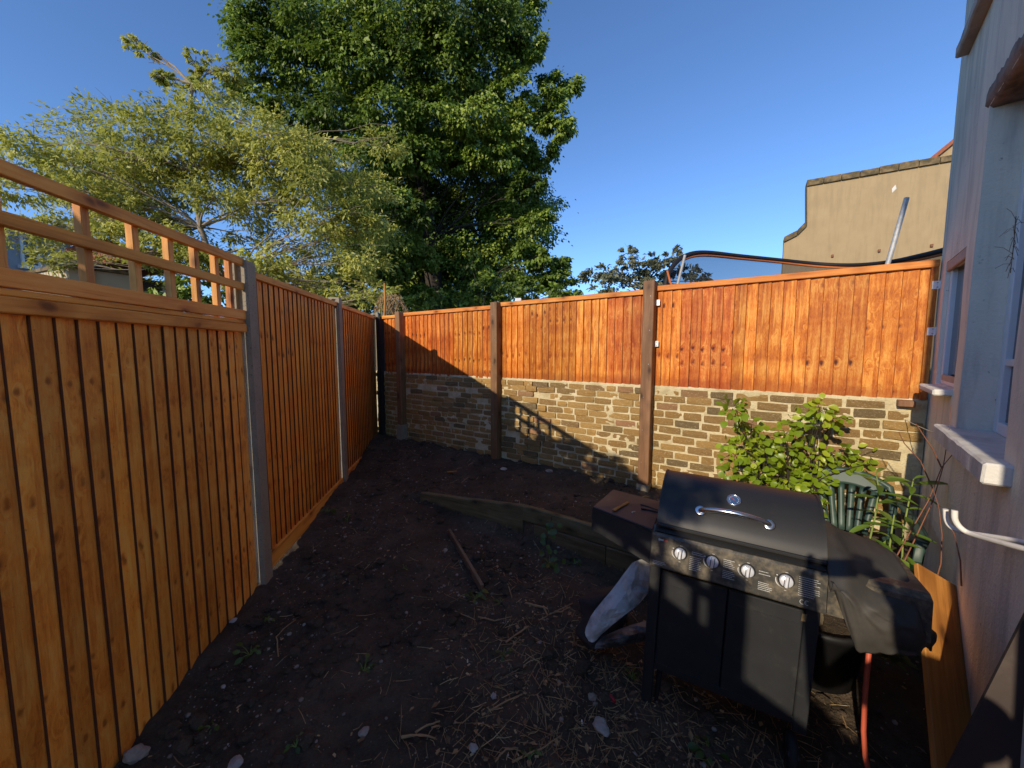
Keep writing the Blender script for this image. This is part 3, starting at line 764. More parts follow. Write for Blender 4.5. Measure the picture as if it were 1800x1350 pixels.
# ------------------------------------------------------------------ barbecue
def barbecue():
    g = empty('barbecue', (.660, 1.782, -.012), 0, 'black gas barbecue with closed lid and four silver knobs', 'barbecue', rot=(0, R(1.8), R(-28.6)))
    BS, BEn, PS = M['black_steel'], M['black_enamel'], M['panel_steel']
    # legs
    for (x0, y0, zb) in ((-.012, .0, -.05), (.596, .0, .12), (-.012, .40, -.05), (.596, .40, .12)):
        MB().box(x0, x0 + .05, y0, y0 + .035, zb, .69, bev=.004).obj('leg', BS, g)
    MB().tube([(.062, .055, .17), (.058, .05, .02), (.052, .045, -.07)], [.014, .012, .009], 8).obj('caster_leg', M['rubber'], g)
    # cabinet
    MB().box(.040, .594, .012, .40, .150, .178, bev=.003).obj('bottom_shelf', BS, g)
    fr = MB(); fr.box(.038, .596, .004, .010, .150, .182, bev=.001); fr.obj('door_frame', BS, g)
    for s, (x0, x1) in enumerate(((.042, .318), (.323, .594))):
        d = MB(); d.box(x0, x1, .0, .016, .186, .662, bev=.003)
        d.box(x0 + .012, x1 - .012, -.0025, .001, .60, .603)
        do = d.obj('door', BS, g)
    for (x0) in (-.004, .630): MB().box(x0, x0 + .006, .036, .40, .15, .685).obj('side_panel', BS, g)
    MB().box(.04, .594, .41, .416, .15, .685).obj('rear_panel', BS, g)
    MB().prism([(.585, .62), (.602, .622), (.602, .655), (.586, .653)], 'y', -.004, -.001).obj('rust_patch', M['coping'], g)
    # control panel
    m = MB(); sec = [(-.024, .688), (-.026, .694), (-.002, .832), (.006, .843), (.055, .862), (.06, .80), (.02, .68)]
    m.prism(sec, 'x', -.010, .655, 0); cp = m.obj('control_panel', PS, g)
    MB().prism([(.006, .846), (.052, .864), (.052, .872), (.004, .853)], 'x', .0, .648).obj('panel_lip', BEn, g)
    A = math.atan2(.024, .138)
    def on(x, t, d=0.0):     # panel place -> matrix, item axis outward
        return Matrix.Translation((x, -.026 + .024 * t - d * math.cos(A), .694 + .138 * t + d * math.sin(A))) @ Matrix.Rotation(math.pi / 2 - A, 4, 'X')
    for k, x in enumerate((.118, .250, .384, .520)):
        t = .62
        b = MB(); b.lathe([(.029, .0), (.029, .003), (.025, .006), (.0, .006)], 24, mat=on(x, t, .0005))
        kb = b.obj('bezel', BEn, g)
        kn = MB(); kn.lathe([(.024, .006), (.0235, .016), (.021, .0185), (.0, .0185)], 28, mat=on(x, t, .0005)); ko = kn.obj('knob', M['knob'], g)
        br = MB(); br.box(-.0055, .0055, -.0225, .0225, .016, .028, bev=.0025, mat=on(x, t, .0005) @ Matrix.Rotation(R(-4), 4, 'Z')); br.obj('grip', M['knob'], ko)
        for sx in (-.0075, .0075):
            gr = MB(); gr.box(sx - .0013, sx + .0013, -.021, .021, .0165, .0192, mat=on(x, t, .0005) @ Matrix.Rotation(R(-4), 4, 'Z')); gr.obj('groove', M['rubber'], ko)
        # dial print: tapering white crescent, dot and tick
        cr = MB(); V = []; n = 14
        for i in range(n + 1):
            an = R(172 + 82 * i / n); w = .0005 + .0042 * math.sin(math.pi * min(1, i / n * 1.15 + .05)) ** .8 * (1 - .55 * i / n)
            for rr in (.034, .034 + w): V.append(on(x, t, .0015) @ Vector((rr * math.cos(an), rr * math.sin(an), 0)))
        cr.add(V, [(2 * i, 2 * i + 1, 2 * i + 3, 2 * i + 2) for i in range(n)])
        cr.box(-.034, -.029, .012, .016, -.0005, .0005, mat=on(x, t, .0015)); cr.box(-.004, .006, .0315, .0333, -.0005, .0005, mat=on(x, t, .0015)); cr.box(-.004, .003, -.041, -.0392, -.0005, .0005, mat=on(x, t, .0015))
        tag(cr.obj('dial_print', M['print_white'], g), kind='stuff')
    # warning prints: rows of tiny broken strokes, too small to read
    r = random.Random(2); pm = MB()
    def block(x0, x1, t0, t1, rows):
        for i in range(rows):
            t = t1 + (t0 - t1) * (i + .5) / rows; x = x0
            xe = x1 - (r.random() < .4) * r.uniform(0, (x1 - x0) * .3)
            while x < xe:
                w = r.uniform(.0022, .0075)
                pm.box(x, min(xe, x + w), -.0011, .0011, 0, .0006, mat=on(0, t, .0004) @ Matrix.Translation((0, 0, 0))); x += w + .0009
    block(.158, .205, .16, .62, 8); block(.165, .215, .66, .78, 2)
    block(.292, .335, .52, .80, 5); block(.292, .338, .20, .46, 5)
    block(.425, .472, .58, .74, 2); block(.425, .474, .14, .40, 5)
    block(.563, .632, .28, .86, 10); block(.002, .060, .04, .18, 3)
    tag(pm.obj('warning_print', M['print_white'], g), kind='stuff')
    ce = MB()
    for cx in (.578, .594):
        pts = [(.0075 * math.cos(R(a)), .0085 * math.sin(R(a)), 0) for a in range(60, 301, 24)]
        for i in range(len(pts) - 1):
            a_, b_ = Vector(pts[i]), Vector(pts[i + 1]); d_ = (b_ - a_); c_ = (a_ + b_) / 2
            ce.box(-d_.length / 2 - .0004, d_.length / 2 + .0004, -.0012, .0012, 0, .0006, mat=on(cx, .14, .0006) @ Matrix.Translation(c_) @ Matrix.Rotation(math.atan2(d_.y, d_.x), 4, 'Z'))
    ce.box(-.007, -.001, -.001, .001, 0, .0006, mat=on(.594, .14, .0006))
    tag(ce.obj('ce_mark', M['print_white'], g), kind='stuff')
    lg = MB()
    lg.box(-.001, .022, -.0035, .0035, 0, .0008, 0, mat=on(.020, .89, .0005)); lg.box(.002, .008, -.0055, .0058, 0, .0007, 0, mat=on(.018, .89, .0005)); lg.box(.024, .040, -.0035, .0035, 0, .0008, 1, mat=on(.020, .89, .0005))
    lg.obj('badge', [M['print_white'], M['print_red']], g)
    # firebox and lid
    MB().prism([(.055, .80), (.055, .885), (.45, .885), (.42, .76), (.10, .74)], 'x', .012, .645).obj('firebox', BEn, g)
    prof = [(.030, .878), (.034, .893), (.052, .925), (.085, .965), (.125, 1.003), (.17, 1.034), (.22, 1.056), (.275, 1.066), (.33, 1.060), (.385, 1.035), (.43, .985), (.45, .93), (.452, .885)]
    lid = MB(); X0, X1 = .006, .650
    nx = 24
    V = []; r2 = .012
    for i in range(nx + 1):
        x = X0 + (X1 - X0) * i / nx
        for (y, z) in prof: V.append((x, y, z + .0015 * noise.noise(Vector((x * 6, y * 9, 1)))))
    n = len(prof)
    lid.add(V, [(i * n + j, (i + 1) * n + j, (i + 1) * n + j + 1, i * n + j + 1) for i in range(nx) for j in range(n - 1)], 0, True)
    for X in (X0, X1): lid.add([(X, y, z) for (y, z) in prof], [tuple(range(n))], 0)
    for X in (X0 - .004, X1 - .006):    # raised end rims
        lid.add([(X + dx, y, z + .004) for dx in (0, .010) for (y, z) in prof] , [(j, j + 1, n + j + 1, n + j) for j in range(n - 1)], 0, True)
    lid.box(X0 - .003, X1 + .003, .018, .034, .868, .884, bev=.004)
    lo = lid.obj('lid', BEn, g)
    def lidp(x, s):       # s along front profile, returns point and outward normal
        k = min(n - 2, int(s)); t = s - k
        p = Vector((x, prof[k][0] * (1 - t) + prof[k + 1][0] * t, prof[k][1] * (1 - t) + prof[k + 1][1] * t))
        d = Vector((0, prof[k + 1][0] - prof[k][0], prof[k + 1][1] - prof[k][1])).normalized()
        return p, Vector((0, -d.z, d.y))
    pa, na = lidp(.184, 2.95); pb_, nb_ = lidp(.455, 2.95)
    pts = []
    for k in range(21):
        t = k / 20; base = pa.lerp(pb_, t); h = math.sin(math.pi * t) ** .62
        pts.append(base + na * (.002 + .060 * h))
    ho = MB().tube(pts, .0115, 12).obj('handle', M['chrome'], lo)
    for p in (pa, pb_):
        q_ = na.to_track_quat('Z', 'Y').to_matrix().to_4x4(); q_.translation = p + na * .001
        MB().lathe([(.012, 0), (.023, 0), (.024, .003), (.020, .006), (.013, .006)], 20, mat=q_).obj('washer', M['chrome'], lo)
    pd, nd = lidp(.318, 4.55)
    q_ = nd.to_track_quat('Z', 'Y').to_matrix().to_4x4(); q_.translation = pd - nd * .001
    th = MB().lathe([(.030, 0), (.031, .005), (.027, .009), (.025, .007)], 26, mat=q_).obj('thermometer', M['chrome'], lo)
    dl = MB().lathe([(.0255, .0065), (.0, .0068)], 26, mat=q_); dl.obj('dial', M['dial'], lo)
    nd_ = MB(); nd_.box(-.001, .001, -.004, .019, .0075, .0085, mat=q_ @ Matrix.Rotation(R(50), 4, 'Z')); nd_.obj('needle', M['print_red'], lo)
    tk = MB()
    for k in range(11): tk.box(.017, .021, -.0006, .0006, .0072, .0080, mat=q_ @ Matrix.Rotation(R(-40 + k * 26), 4, 'Z'))
    tag(tk.obj('dial_ticks', M['print_white'], lo), kind='stuff')
    hs = MB(); hs.box(.650, .668, .36, .44, .86, .90, bev=.005); hs.obj('hinge', BS, g)
    # left side shelf: tray with tapering fascia
    sh = MB()
    T = [(-.302, -.004, .902), (-.012, -.006, .858), (-.012, .385, .850), (-.292, .37, .872)]
    dn = .016
    sh.add([*T, *[(x, y, z - dn) for x, y, z in T]], [(0, 1, 2, 3), (7, 6, 5, 4), (0, 4, 5, 1), (1, 5, 6, 2), (2, 6, 7, 3), (3, 7, 4, 0)])
    so = sh.obj('side_shelf', M['shelf_top'], g)
    def fascia(name, pts, th):
        f = MB(); V = [Vector(p) for p in pts]; nr = (V[1] - V[0]).cross(V[2] - V[0]).normalized() * th
        k = len(V); f.add([*V, *[v + nr for v in V]], [tuple(range(k)), tuple(range(2 * k - 1, k - 1, -1))] + [(i, k + i, k + (i + 1) % k, (i + 1) % k) for i in range(k)])
        return f.obj(name, BS, g)
    fascia('shelf_fascia', [(-.306, -.010, .894), (-.012, -.012, .850), (-.012, -.020, .690), (-.060, -.018, .705), (-.304, -.012, .785)], .006)
    fascia('shelf_fascia', [(-.300, .37, .862), (-.306, -.008, .892), (-.304, -.008, .785), (-.292, .37, .80)], .006)
    MB().box(-.305, -.012, -.020, -.010, -.008, .006, bev=.003).obj('shelf_lip', BS, g, (0, 0, .857), (0, R(8.6), 0))
    # right side shelf under the cover
    MB().prism([(-.022, .690), (.0, .835), (.03, .85), (.36, .85), (.36, .80), (.02, .70)], 'x', .658, .955).obj('side_shelf', PS, g)
    # wheel
    for (x, y) in ((.632, .01), (.632, .41)):
        wh = MB(); mt = Matrix.Translation((x - .03, y, .012)) @ Matrix.Rotation(R(90), 4, 'Y')
        wh.lathe([(.030, -.018), (.072, -.018), (.080, -.010), (.080, .010), (.072, .018), (.030, .018)], 28, mat=mt); wo_ = wh.obj('wheel', M['rubber'], g)
        hb = MB(); hb.lathe([(.0, -.010), (.034, -.012), (.036, .012), (.012, .016), (.010, .024), (0, .024)], 16, mat=mt)
        for k in range(5):
            hb.box(-.008, .008, .03, .074, -.019, .019, mat=mt @ Matrix.Rotation(R(72 * k), 4, 'Z'))
        hb.obj('hub', BS, wo_)
    return g
BBQ = barbecue()
BMX = Matrix.Translation(BBQ.location) @ BBQ.rotation_euler.to_matrix().to_4x4()

# bits lying on the side shelf
def stick(name, p0, p1, r, mat, label, cat, group=None, bend=.01, n=7):
    p0 = Vector(p0); p1 = Vector(p1); d = p1 - p0; s = Vector((-d.y, d.x, 0)).normalized()
    pts = [p0 + d * (k / n) + s * bend * math.sin(k / n * 3.1 * 1.3) + Vector((0, 0, .0)) for k in range(n + 1)]
    o = MB().tube(pts, [r * (1 - .25 * k / n) * random.uniform(.85, 1.1) for k in range(n + 1)], 6).obj(name, mat)
    return tag(o, label, cat, group)
def shelf_pt(x, y, up=.0):
    z = .902 + (x + .302) / .29 * (-.044) + y / .38 * (-.02)
    return BMX @ Vector((x, y, z + up))
ss = MB(); a, b = shelf_pt(-.205, .03, .008), shelf_pt(-.17, .20, .010); d_ = (b - a)
mt = Matrix.Translation(a) @ d_.to_track_quat('Y', 'Z').to_matrix().to_4x4()
ss.box(-.009, .009, 0, d_.length, -.003, .004, bev=.002, mat=mt)
tag(ss.obj('wood_stick', M['plank']), 'thin pale wooden stick lying on the barbecue side shelf', 'stick')
for i, (x0, y0, x1, y1, r_, mt_, lb) in enumerate(((-.095, .18, -.015, .22, .007, M['rubber'], 'dark metal tool lying at the lid end of the side shelf'), (-.11, .235, -.02, .25, .006, M['bark'], 'dark twig behind the metal tool on the side shelf'), (-.125, .09, -.118, .115, .003, M['string'], 'short pale stub on the middle of the side shelf'))):
    stick('wood_stick' if i else 'metal_tool', shelf_pt(x0, y0, .007), shelf_pt(x1, y1, .007), r_, mt_, lb, 'stick' if i else 'tool', bend=.004)

# fabric cover bunched over the right side shelf
def cover():
    def fn(a, b):
        # a along x, b around from the back, over the top, down the front
        x = .652 + .325 * a
        sag = .055 * a ** 2.2
        top = .885 - sag + .028 * math.exp(-((a - .12) / .15) ** 2)
        hem = .84 - .25 * min(1, a / .30) if a < .30 else .59 + .07 * sstep(.3, 1, a)
        path = [(.46, .60), (.44, top - .04), (.33, top + .012), (.16, top + .0), (.035, top - .035), (-.050, top - .10), (-.064, (top + hem) / 2 - .03), (-.045, hem)]
        k = min(6, int(b * 7)); t = b * 7 - k
        p0, p1 = Vector(path[max(0, k - 1)]), Vector(path[k]); p2, p3 = Vector(path[k + 1]), Vector(path[min(7, k + 2)])
        p = .5 * ((2 * p1) + (p2 - p0) * t + (2 * p0 - 5 * p1 + 4 * p2 - p3) * t * t + (3 * p1 - p0 - 3 * p2 + p3) * t ** 3)
        y, z = p
        # round the far end
        e = sstep(.78, 1.0, a); y = y * (1 - .42 * e) + .19 * .42 * e; z -= .10 * e * e * (1 if b < .8 else .2)
        v = Vector((x * 5, b * 3.2, 1.0)); f1 = noise.noise(v); 
        ridge = 1 - abs(noise.noise(Vector((x * 6 + b * 4.5, b * 2.4 - x * 3, 7)))) * 2.2
        amp = .012 + .012 * a
        y -= amp * f1 * 1.1 + .010 * ridge * (b > .3); z += amp * f1 * .8 + .012 * ridge * (.2 < b < .9)
        ridge2 = abs(noise.noise(Vector((x * 15 - b * 9, b * 6 + x * 8, 2)))); y -= .016 * ridge2; z += .010 * (.4 - ridge2)
        x += .010 * noise.noise(Vector((b * 4, a * 4, 3))) + .012 * e * math.sin(b * 9)
        return BMX @ Vector((x, y, z))
    m = MB(); m.grid(fn, 44, 60)
    # closed end
    end = [fn(1.0, j / 60) for j in range(61)]
    c = sum(end, Vector()) / 61 + (BMX.to_3x3() @ Vector((.025, 0, -.02)))
    m.add(end + [c], [(j, j + 1, 61) for j in range(60)], 0, True)
    o = m.obj('barbecue_cover', M['cover']); sol = o.modifiers.new('thickness', 'SOLIDIFY'); sol.thickness = .003
    tag(o, 'crumpled black fabric cover bunched over the right end of the barbecue', 'cover')
cover()

# hose
hp = [W(1529, 1118, 1.52), W(1527, 1150, 1.50), W(1521, 1215, 1.47), W(1518, 1285, 1.45), W(1521, 1330, 1.43), W(1530, 1375, 1.40)]
hp = [W(1526, 1080, 1.60)] + hp + [W(1545, 1420, 1.36)]
tag(MB().tube(hp, .0092, 12).obj('gas_hose', M['hose']), 'orange rubber gas hose hanging from the barbecue cover to the ground', 'hose')

# black pot, sack in it
pp = WZ(1495, 1262, -.03); pc = Vector((1.66, 1.98, ground_z(1.66, 1.98, False)))
pot = empty('plant_pot', pc, 0, 'big black plastic plant pot in shade under the barbecue cover', 'pot')
MB().lathe([(.0, .0), (.175, 0), (.215, .30), (.228, .302), (.230, .335), (.212, .335), (.205, .29), (.0, .285)], 36).obj('tub', M['pot'], pot)
MB().lathe([(.206, .29), (.12, .30), (.0, .305)], 24).obj('potting_soil', M['soil'], pot)
def sack(c, sx, sy, sz, label, mat, seed=1):
    bm = bmesh.new(); bmesh.ops.create_icosphere(bm, subdivisions=4, radius=1)
    for v in bm.verts:
        p = v.co.copy(); f = 1 + .20 * noise.noise(p * 1.6 + Vector((seed, 0, 0))) + .07 * (1 - abs(noise.noise(p * 4 + Vector((seed, 2, 0)))) * 2)
        v.co = Vector((p.x * sx * f, p.y * sy * f, p.z * sz * f))
    me = bpy.data.meshes.new('sack'); bm.to_mesh(me); bm.free(); me.materials.append(mat); me.polygons.foreach_set('use_smooth', [True] * len(me.polygons))
    o = link('sack', me, None, c, (0.1, .15, -.5)); tag(o, label, 'sack')
sack(pc + Vector((-.14, -.02, .40)), .13, .12, .10, 'cream coloured sack resting on the black pot beneath the cover', M['cream_sack'], 3)

# tarpaulin and dark cloth
def cloth(pts, nu, nv, mat, name, label, cat, amp=.02, seed=0, th=.002, smooth=True):
    """pts: rows of 3D control points, smooth surface through them plus creases"""
    rows = len(pts); cols = len(pts[0])
    def cr(p0, p1, p2, p3, t): return .5 * ((2 * p1) + (p2 - p0) * t + (2 * p0 - 5 * p1 + 4 * p2 - p3) * t * t + (3 * p1 - p0 - 3 * p2 + p3) * t ** 3)
    def at(lst, t):
        n = len(lst) - 1; k = min(n - 1, int(t * n)); f = t * n - k
        return cr(lst[max(0, k - 1)], lst[k], lst[k + 1], lst[min(n, k + 2)], f)
    def fn(a, b):
        p = at([at(r_, a) for r_ in pts], b)
        cv = 1 - abs(noise.noise(p * 8 + Vector((seed, 0, 0)))) * 2; c2 = abs(noise.noise(p * 19 + Vector((0, seed, 0))))
        return p + Vector((-.35, -.7, .5)) * (amp * (cv - .5) + amp * .5 * c2)
    m = MB(); m.grid(fn, nu, nv, 0, smooth); o = m.obj(name, mat); s = o.modifiers.new('thickness', 'SOLIDIFY'); s.thickness = th
    return tag(o, label, cat)
tarp = empty('tarpaulin', (0, 0, 0), 0, 'dirty silver tarpaulin folded against the left side of the barbecue', 'tarpaulin')
for (nm, ctrl) in (('upper_fold', [[(1112, 990, 2.15), (1130, 984, 2.13), (1155, 992, 2.10)], [(1080, 1032, 2.09), (1108, 1026, 2.075), (1146, 1032, 2.05)], [(1050, 1068, 2.04), (1080, 1066, 2.01), (1122, 1062, 2.02)], [(1030, 1106, 2.01), (1052, 1100, 1.985), (1084, 1092, 1.99)], [(1036, 1126, 2.0), (1044, 1128, 1.98), (1058, 1114, 2.02)]]),
                   ('lower_fold', [[(1060, 1120, 2.0), (1090, 1106, 2.04), (1140, 1090, 2.08)], [(1048, 1132, 1.97), (1085, 1122, 1.94), (1145, 1108, 2.02)], [(1046, 1140, 1.96), (1084, 1136, 1.95), (1140, 1124, 2.03)]])):
    o = cloth([[W(*q) for q in row] for row in ctrl], 11 if nm[0] == 'u' else 9, 15 if nm[0] == 'u' else 6, M['silver_tarp'] if nm[0] == 'u' else M['grey_tarp'], nm, None, None, .042, 4, smooth=False); o.parent = tarp
cloth([[W(1040, 1040, 2.30), W(1075, 1030, 2.30), W(1120, 1030, 2.25)],
       [W(1018, 1052, 2.22), W(1055, 1050, 2.16), W(1110, 1060, 2.18)],
       [W(1024, 1085, 2.14), W(1045, 1080, 2.12), W(1100, 1090, 2.12)],
       [W(1012, 1110, 2.10), W(1030, 1120, 2.04), W(1090, 1125, 2.08)],
       [W(1034, 1142, 2.02), W(1060, 1140, 1.99), W(1120, 1128, 2.05)]], 30, 40, M['brown_cloth'], 'ground_sheet', 'dark brown cloth crumpled on the soil under the silver tarpaulin', 'cloth', .02, 9)

# ------------------------------------------------------------------ foliage builders
def leaf_mesh(name, cen, dirs, nrm, length, width, tint, mat):
    n = len(cen)
    side = np.cross(dirs, nrm); side /= np.linalg.norm(side, axis=1)[:, None] + 1e-9
    up = np.cross(side, dirs)
    L = length[:, None]; Wd = width[:, None]
    v = np.empty((n, 4, 3))
    v[:, 0] = cen - dirs * L * .5
    v[:, 1] = cen + side * Wd * .5 + up * Wd * .16 - dirs * L * .06
    v[:, 2] = cen + dirs * L * .5 - up * L * .10
    v[:, 3] = cen - side * Wd * .5 + up * Wd * .16 - dirs * L * .06
    v = v.reshape(-1, 3)
    me = bpy.data.meshes.new(name)
    me.vertices.add(n * 4); me.vertices.foreach_set('co', v.ravel())
    me.loops.add(n * 4); me.loops.foreach_set('vertex_index', np.arange(n * 4, dtype=np.int32))
    me.polygons.add(n); me.polygons.foreach_set('loop_start', np.arange(0, n * 4, 4, dtype=np.int32))
    at = me.attributes.new('tint', 'FLOAT', 'POINT'); at.data.foreach_set('value', np.repeat(tint, 4).astype(np.float32))
    me.materials.append(mat); me.update(); me.validate()
    return me

def norm(a): return a / (np.linalg.norm(a, axis=1)[:, None] + 1e-9)

def crown_leaves(clumps, per, leaf, aspect, droop=.3, tips=22, spread=.34, seed=0, flat=.6, tint_var=.5):
    """clumps: (x,y,z,rx,ry,rz,weight). Leaves sit round twig tips near each clump's skin."""
    g = np.random.default_rng(seed); C_, D_, N_, T_ = [], [], [], []
    for (x, y, z, rx, ry, rz, w) in clumps:
        nt = max(4, int(tips * w)); m = max(3, int(per * w / nt)); ct = g.uniform(-.30, .28)
        d = norm(g.normal(size=(nt, 3))); rad = g.uniform(.35, 1.05, nt) ** .6
        tp = np.array([x, y, z]) + d * rad[:, None] * np.array([rx, ry, rz])
        tt = g.uniform(-.15, .15, nt)
        off = g.normal(size=(nt, m, 3)) * np.array([1, 1, flat]) * spread * min(rx, rz) * .62
        off[:, :, 2] -= droop * np.abs(off[:, :, 0] + off[:, :, 1]) * .35
        c = (tp[:, None] + off).reshape(-1, 3)
        out = norm(np.repeat(d, m, 0) * .7 + norm(off.reshape(-1, 3)) * .8 + g.normal(size=(nt * m, 3)) * .5)
        dirs = norm(out + np.array([0, 0, -droop]))
        nn = norm(np.repeat(d, m, 0) * .4 + np.array([0, 0, .45]) - np.array(sd) * .75 + g.normal(size=(nt * m, 3)) * .5)
        C_.append(c); D_.append(dirs); N_.append(nn); T_.append(np.clip(.45 + ct + np.repeat(tt, m) + g.normal(size=nt * m) * .16 * tint_var * 2, 0, 1))
    c = np.concatenate(C_); k = len(c)
    L = leaf * g.uniform(.65, 1.25, k)
    return c, np.concatenate(D_), np.concatenate(N_), L, L * aspect, np.concatenate(T_)

def limb(mb, a, b, r0, r1, sag=.0, n=7, seed=0, sides=6):
    a = Vector(a); b = Vector(b); d = b - a; L = d.length; pts = []; rad = []
    for k in range(n + 1):
        t = k / n; p = a.lerp(b, t); w = math.sin(math.pi * t) * L * .06
        p += Vector((noise.noise(Vector((seed * 3.1, t * 2.2, 1))), noise.noise(Vector((seed * 3.1, t * 2.2, 5))), noise.noise(Vector((seed * 3.1, t * 2.2, 9))))) * w * 1.6
        p.z += sag * math.sin(math.pi * t) * L
        pts.append(p); rad.append(r0 + (r1 - r0) * t ** .8)
    mb.tube(pts, rad, sides); return pts

def tree(name, label, base, forks, clumps, bark, leafmat, per, leaf, aspect, r0=.3, group=None, seed=0, limb_r=.06, twigs=3, **kw):
    root = empty(name, base, 0, label, 'tree', group)
    b = Vector(base); tm = MB(); prev = Vector((0, 0, 0)); fk = [Vector(f) - b for f in forks]
    pts = [Vector((0, 0, -.2)), Vector((0, 0, .5))] + fk
    tm.tube(pts, [r0 * 1.25, r0] + [r0 * (1 - .62 * (i + 1) / len(fk)) for i in range(len(fk))], 10)
    tm.obj('trunk', bark, root)
    lm = MB(); rr = random.Random(seed)
    for i, c in enumerate(clumps):
        cc = Vector(c[:3]) - b
        f = min(fk, key=lambda q: (q - cc).length + (2.0 if q.z > cc.z + .3 else 0))
        p = limb(lm, f, cc, limb_r * rr.uniform(.7, 1.2), limb_r * .22, .06, 7, i + seed * 10)
        for k in range(twigs):
            q = p[rr.randrange(3, 8)]
            e = cc + Vector((rr.uniform(-1, 1) * c[3], rr.uniform(-1, 1) * c[4], rr.uniform(-.9, 1) * c[5]))
            limb(lm, q, e, limb_r * .30, limb_r * .09, .04, 4, i * 7 + k, 4)
    tag(lm.obj('limbs', bark, root), kind='stuff')
    c, d, nn, L, Wd, T = crown_leaves(clumps, per, leaf, aspect, seed=seed, **kw)
    me = leaf_mesh('crown', c - np.array(base), d, nn, L, Wd, T, leafmat)
    tag(link('crown', me, root), kind='stuff')
    return root

def cl(px, py, rpx, Y, w=1.0, ex=1.0, ez=.8, ey=1.0):
    p = W(px, py, Y); r = rpx / FPX * Y
    return (p.x, p.y, p.z, r * ex, r * ey, r * ez, w)

# ---- the big dark broadleaf tree behind the corner
Yb = 15.0; big = []
front = [(440,50,48),(500,20,60),(560,60,62),(640,25,70),(720,40,75),(800,25,70),(870,45,58),(910,20,45),(925,85,34),(470,110,52),(545,130,62),(620,110,64),(700,125,70),(780,110,66),(850,120,58),(905,160,42),
         (450,170,42),(520,205,52),(600,200,58),(680,205,62),(760,200,58),(830,205,50),(985,150,34),(960,190,42),(905,235,44),(980,225,30),(945,270,42),(870,270,46),(560,270,46),(650,280,52),(730,275,46),(800,280,34),
         (930,330,34),(940,390,32),(935,450,34),(965,480,36),(990,505,30),(620,340,44),(690,350,40),(735,375,34),(700,420,40),(650,420,44),(690,480,38),(745,455,30),(740,520,34),(905,500,30),(840,470,28),(850,520,44),(800,535,30),(620,490,44),(980,465,22)]
gb = random.Random(3)
for (x, y, r) in front:
    Y = Yb - 2.2 + 1.6 * abs(x - 690) / 320 + gb.uniform(-.5, .5)
    if 740 < x < 900 and y > 290: Y += 1.2
    big.append(cl(x, y, r * .90, Y, .7 + (r / 58) ** 2 * .95, 1.05, .76))
for (x, y, r) in [(500,80,70),(620,70,90),(740,90,90),(860,90,70),(560,190,80),(680,200,90),(800,200,80),(900,220,60),(640,320,80),(760,330,80),(860,340,70),(920,400,55),(700,440,80),(800,440,70),(880,460,60),(950,500,50),(740,540,60),(840,550,60),(640,520,60),(700,360,70),(760,400,70),(820,300,70),(760,270,80),(690,300,80),(860,420,60),(800,500,60),(900,330,50),(720,480,60),
                  (460,-60,80),(600,-80,110),(740,-90,110),(860,-60,80),(660,-190,100),(780,-180,80)]:
    big.append(cl(x, y, r, Yb + 1.8 + gb.uniform(-.4, .8), 1.1 * (r / 80) ** 2, 1.05, .85))
for k in range(46):
    x, y = (gb.uniform(600, 950), gb.uniform(240, 540)) if k < 20 else (gb.uniform(690, 930), gb.uniform(270, 490))
    big.append(cl(x, y, 52, Yb + gb.uniform(1.5, 3.2), 1.0, 1.1, .9))
bb = W(770, 560, Yb + 1.0); bb.z = .2
tree('broadleaf_tree', 'huge dark green broadleaf tree towering behind the fence corner', bb, [(bb.x, bb.y, 3), (bb.x - .3, bb.y, 6), (bb.x - .6, bb.y, 9), (bb.x - .8, bb.y, 13), (bb.x - 1, bb.y, 16)], big, M['bark'], M['lime_leaf'], 2000, .135, .66, .42, seed=5, limb_r=.055, twigs=2, droop=.6, tips=20, spread=.34)

# ---- paler pinnate tree on the left
Ya = 9.0; ash = []; ga = random.Random(9)
pts = [(20,270,42),(60,255,40),(20,330,38),(70,330,30),(30,420,34),(75,400,30),(150,235,42),(200,215,44),(250,230,46),(130,290,40),(190,280,44),(250,285,46),(150,340,36),(210,340,40),(300,215,46),(310,270,46),(360,190,40),(370,245,50),(420,215,46),(430,275,50),(480,235,44),
       (280,335,38),(340,325,36),(400,330,40),(490,290,48),(540,270,42),(560,320,46),(600,300,40),(630,340,40),(670,330,30),(510,350,48),(460,370,42),(560,390,46),(610,400,44),(650,400,34),(520,430,44),(580,450,42),(640,460,38),(470,450,34),(430,420,28),(540,490,38),(600,510,36),(660,510,28),(280,400,30),(230,400,30),(180,410,34),(130,400,32),(160,460,30),(240,450,26),(330,450,30),(90,460,26),(380,450,26),(300,490,30)]
for (x, y, r) in pts:
    ash.append(cl(x, y, r, Ya + ga.uniform(-1.1, 1.3), (r / 42) ** 2 * ga.uniform(.9, 1.4), 1.25, .72, 1.1))
for (x, y, r) in [(235,75,16),(258,95,15),(285,135,17),(345,100,16),(350,125,12),(390,120,22),(415,135,20),(345,150,20),(300,140,12),(380,165,28)]:
    ash.append(cl(x, y, r, Ya + ga.uniform(-.2, .2), .34, 1.2, .6))
for k in range(46):
    x = ga.uniform(110, 690); y = ga.uniform(max(215, 330 - .25 * x if x < 300 else 230), 525 if x > 400 else 470)
    ash.append(cl(x, y, ga.uniform(26, 40), Ya + ga.uniform(-1.0, 1.6), ga.uniform(.5, .9), 1.2, .8, 1.1))
ab = W(395, 600, Ya); ab.z = .1
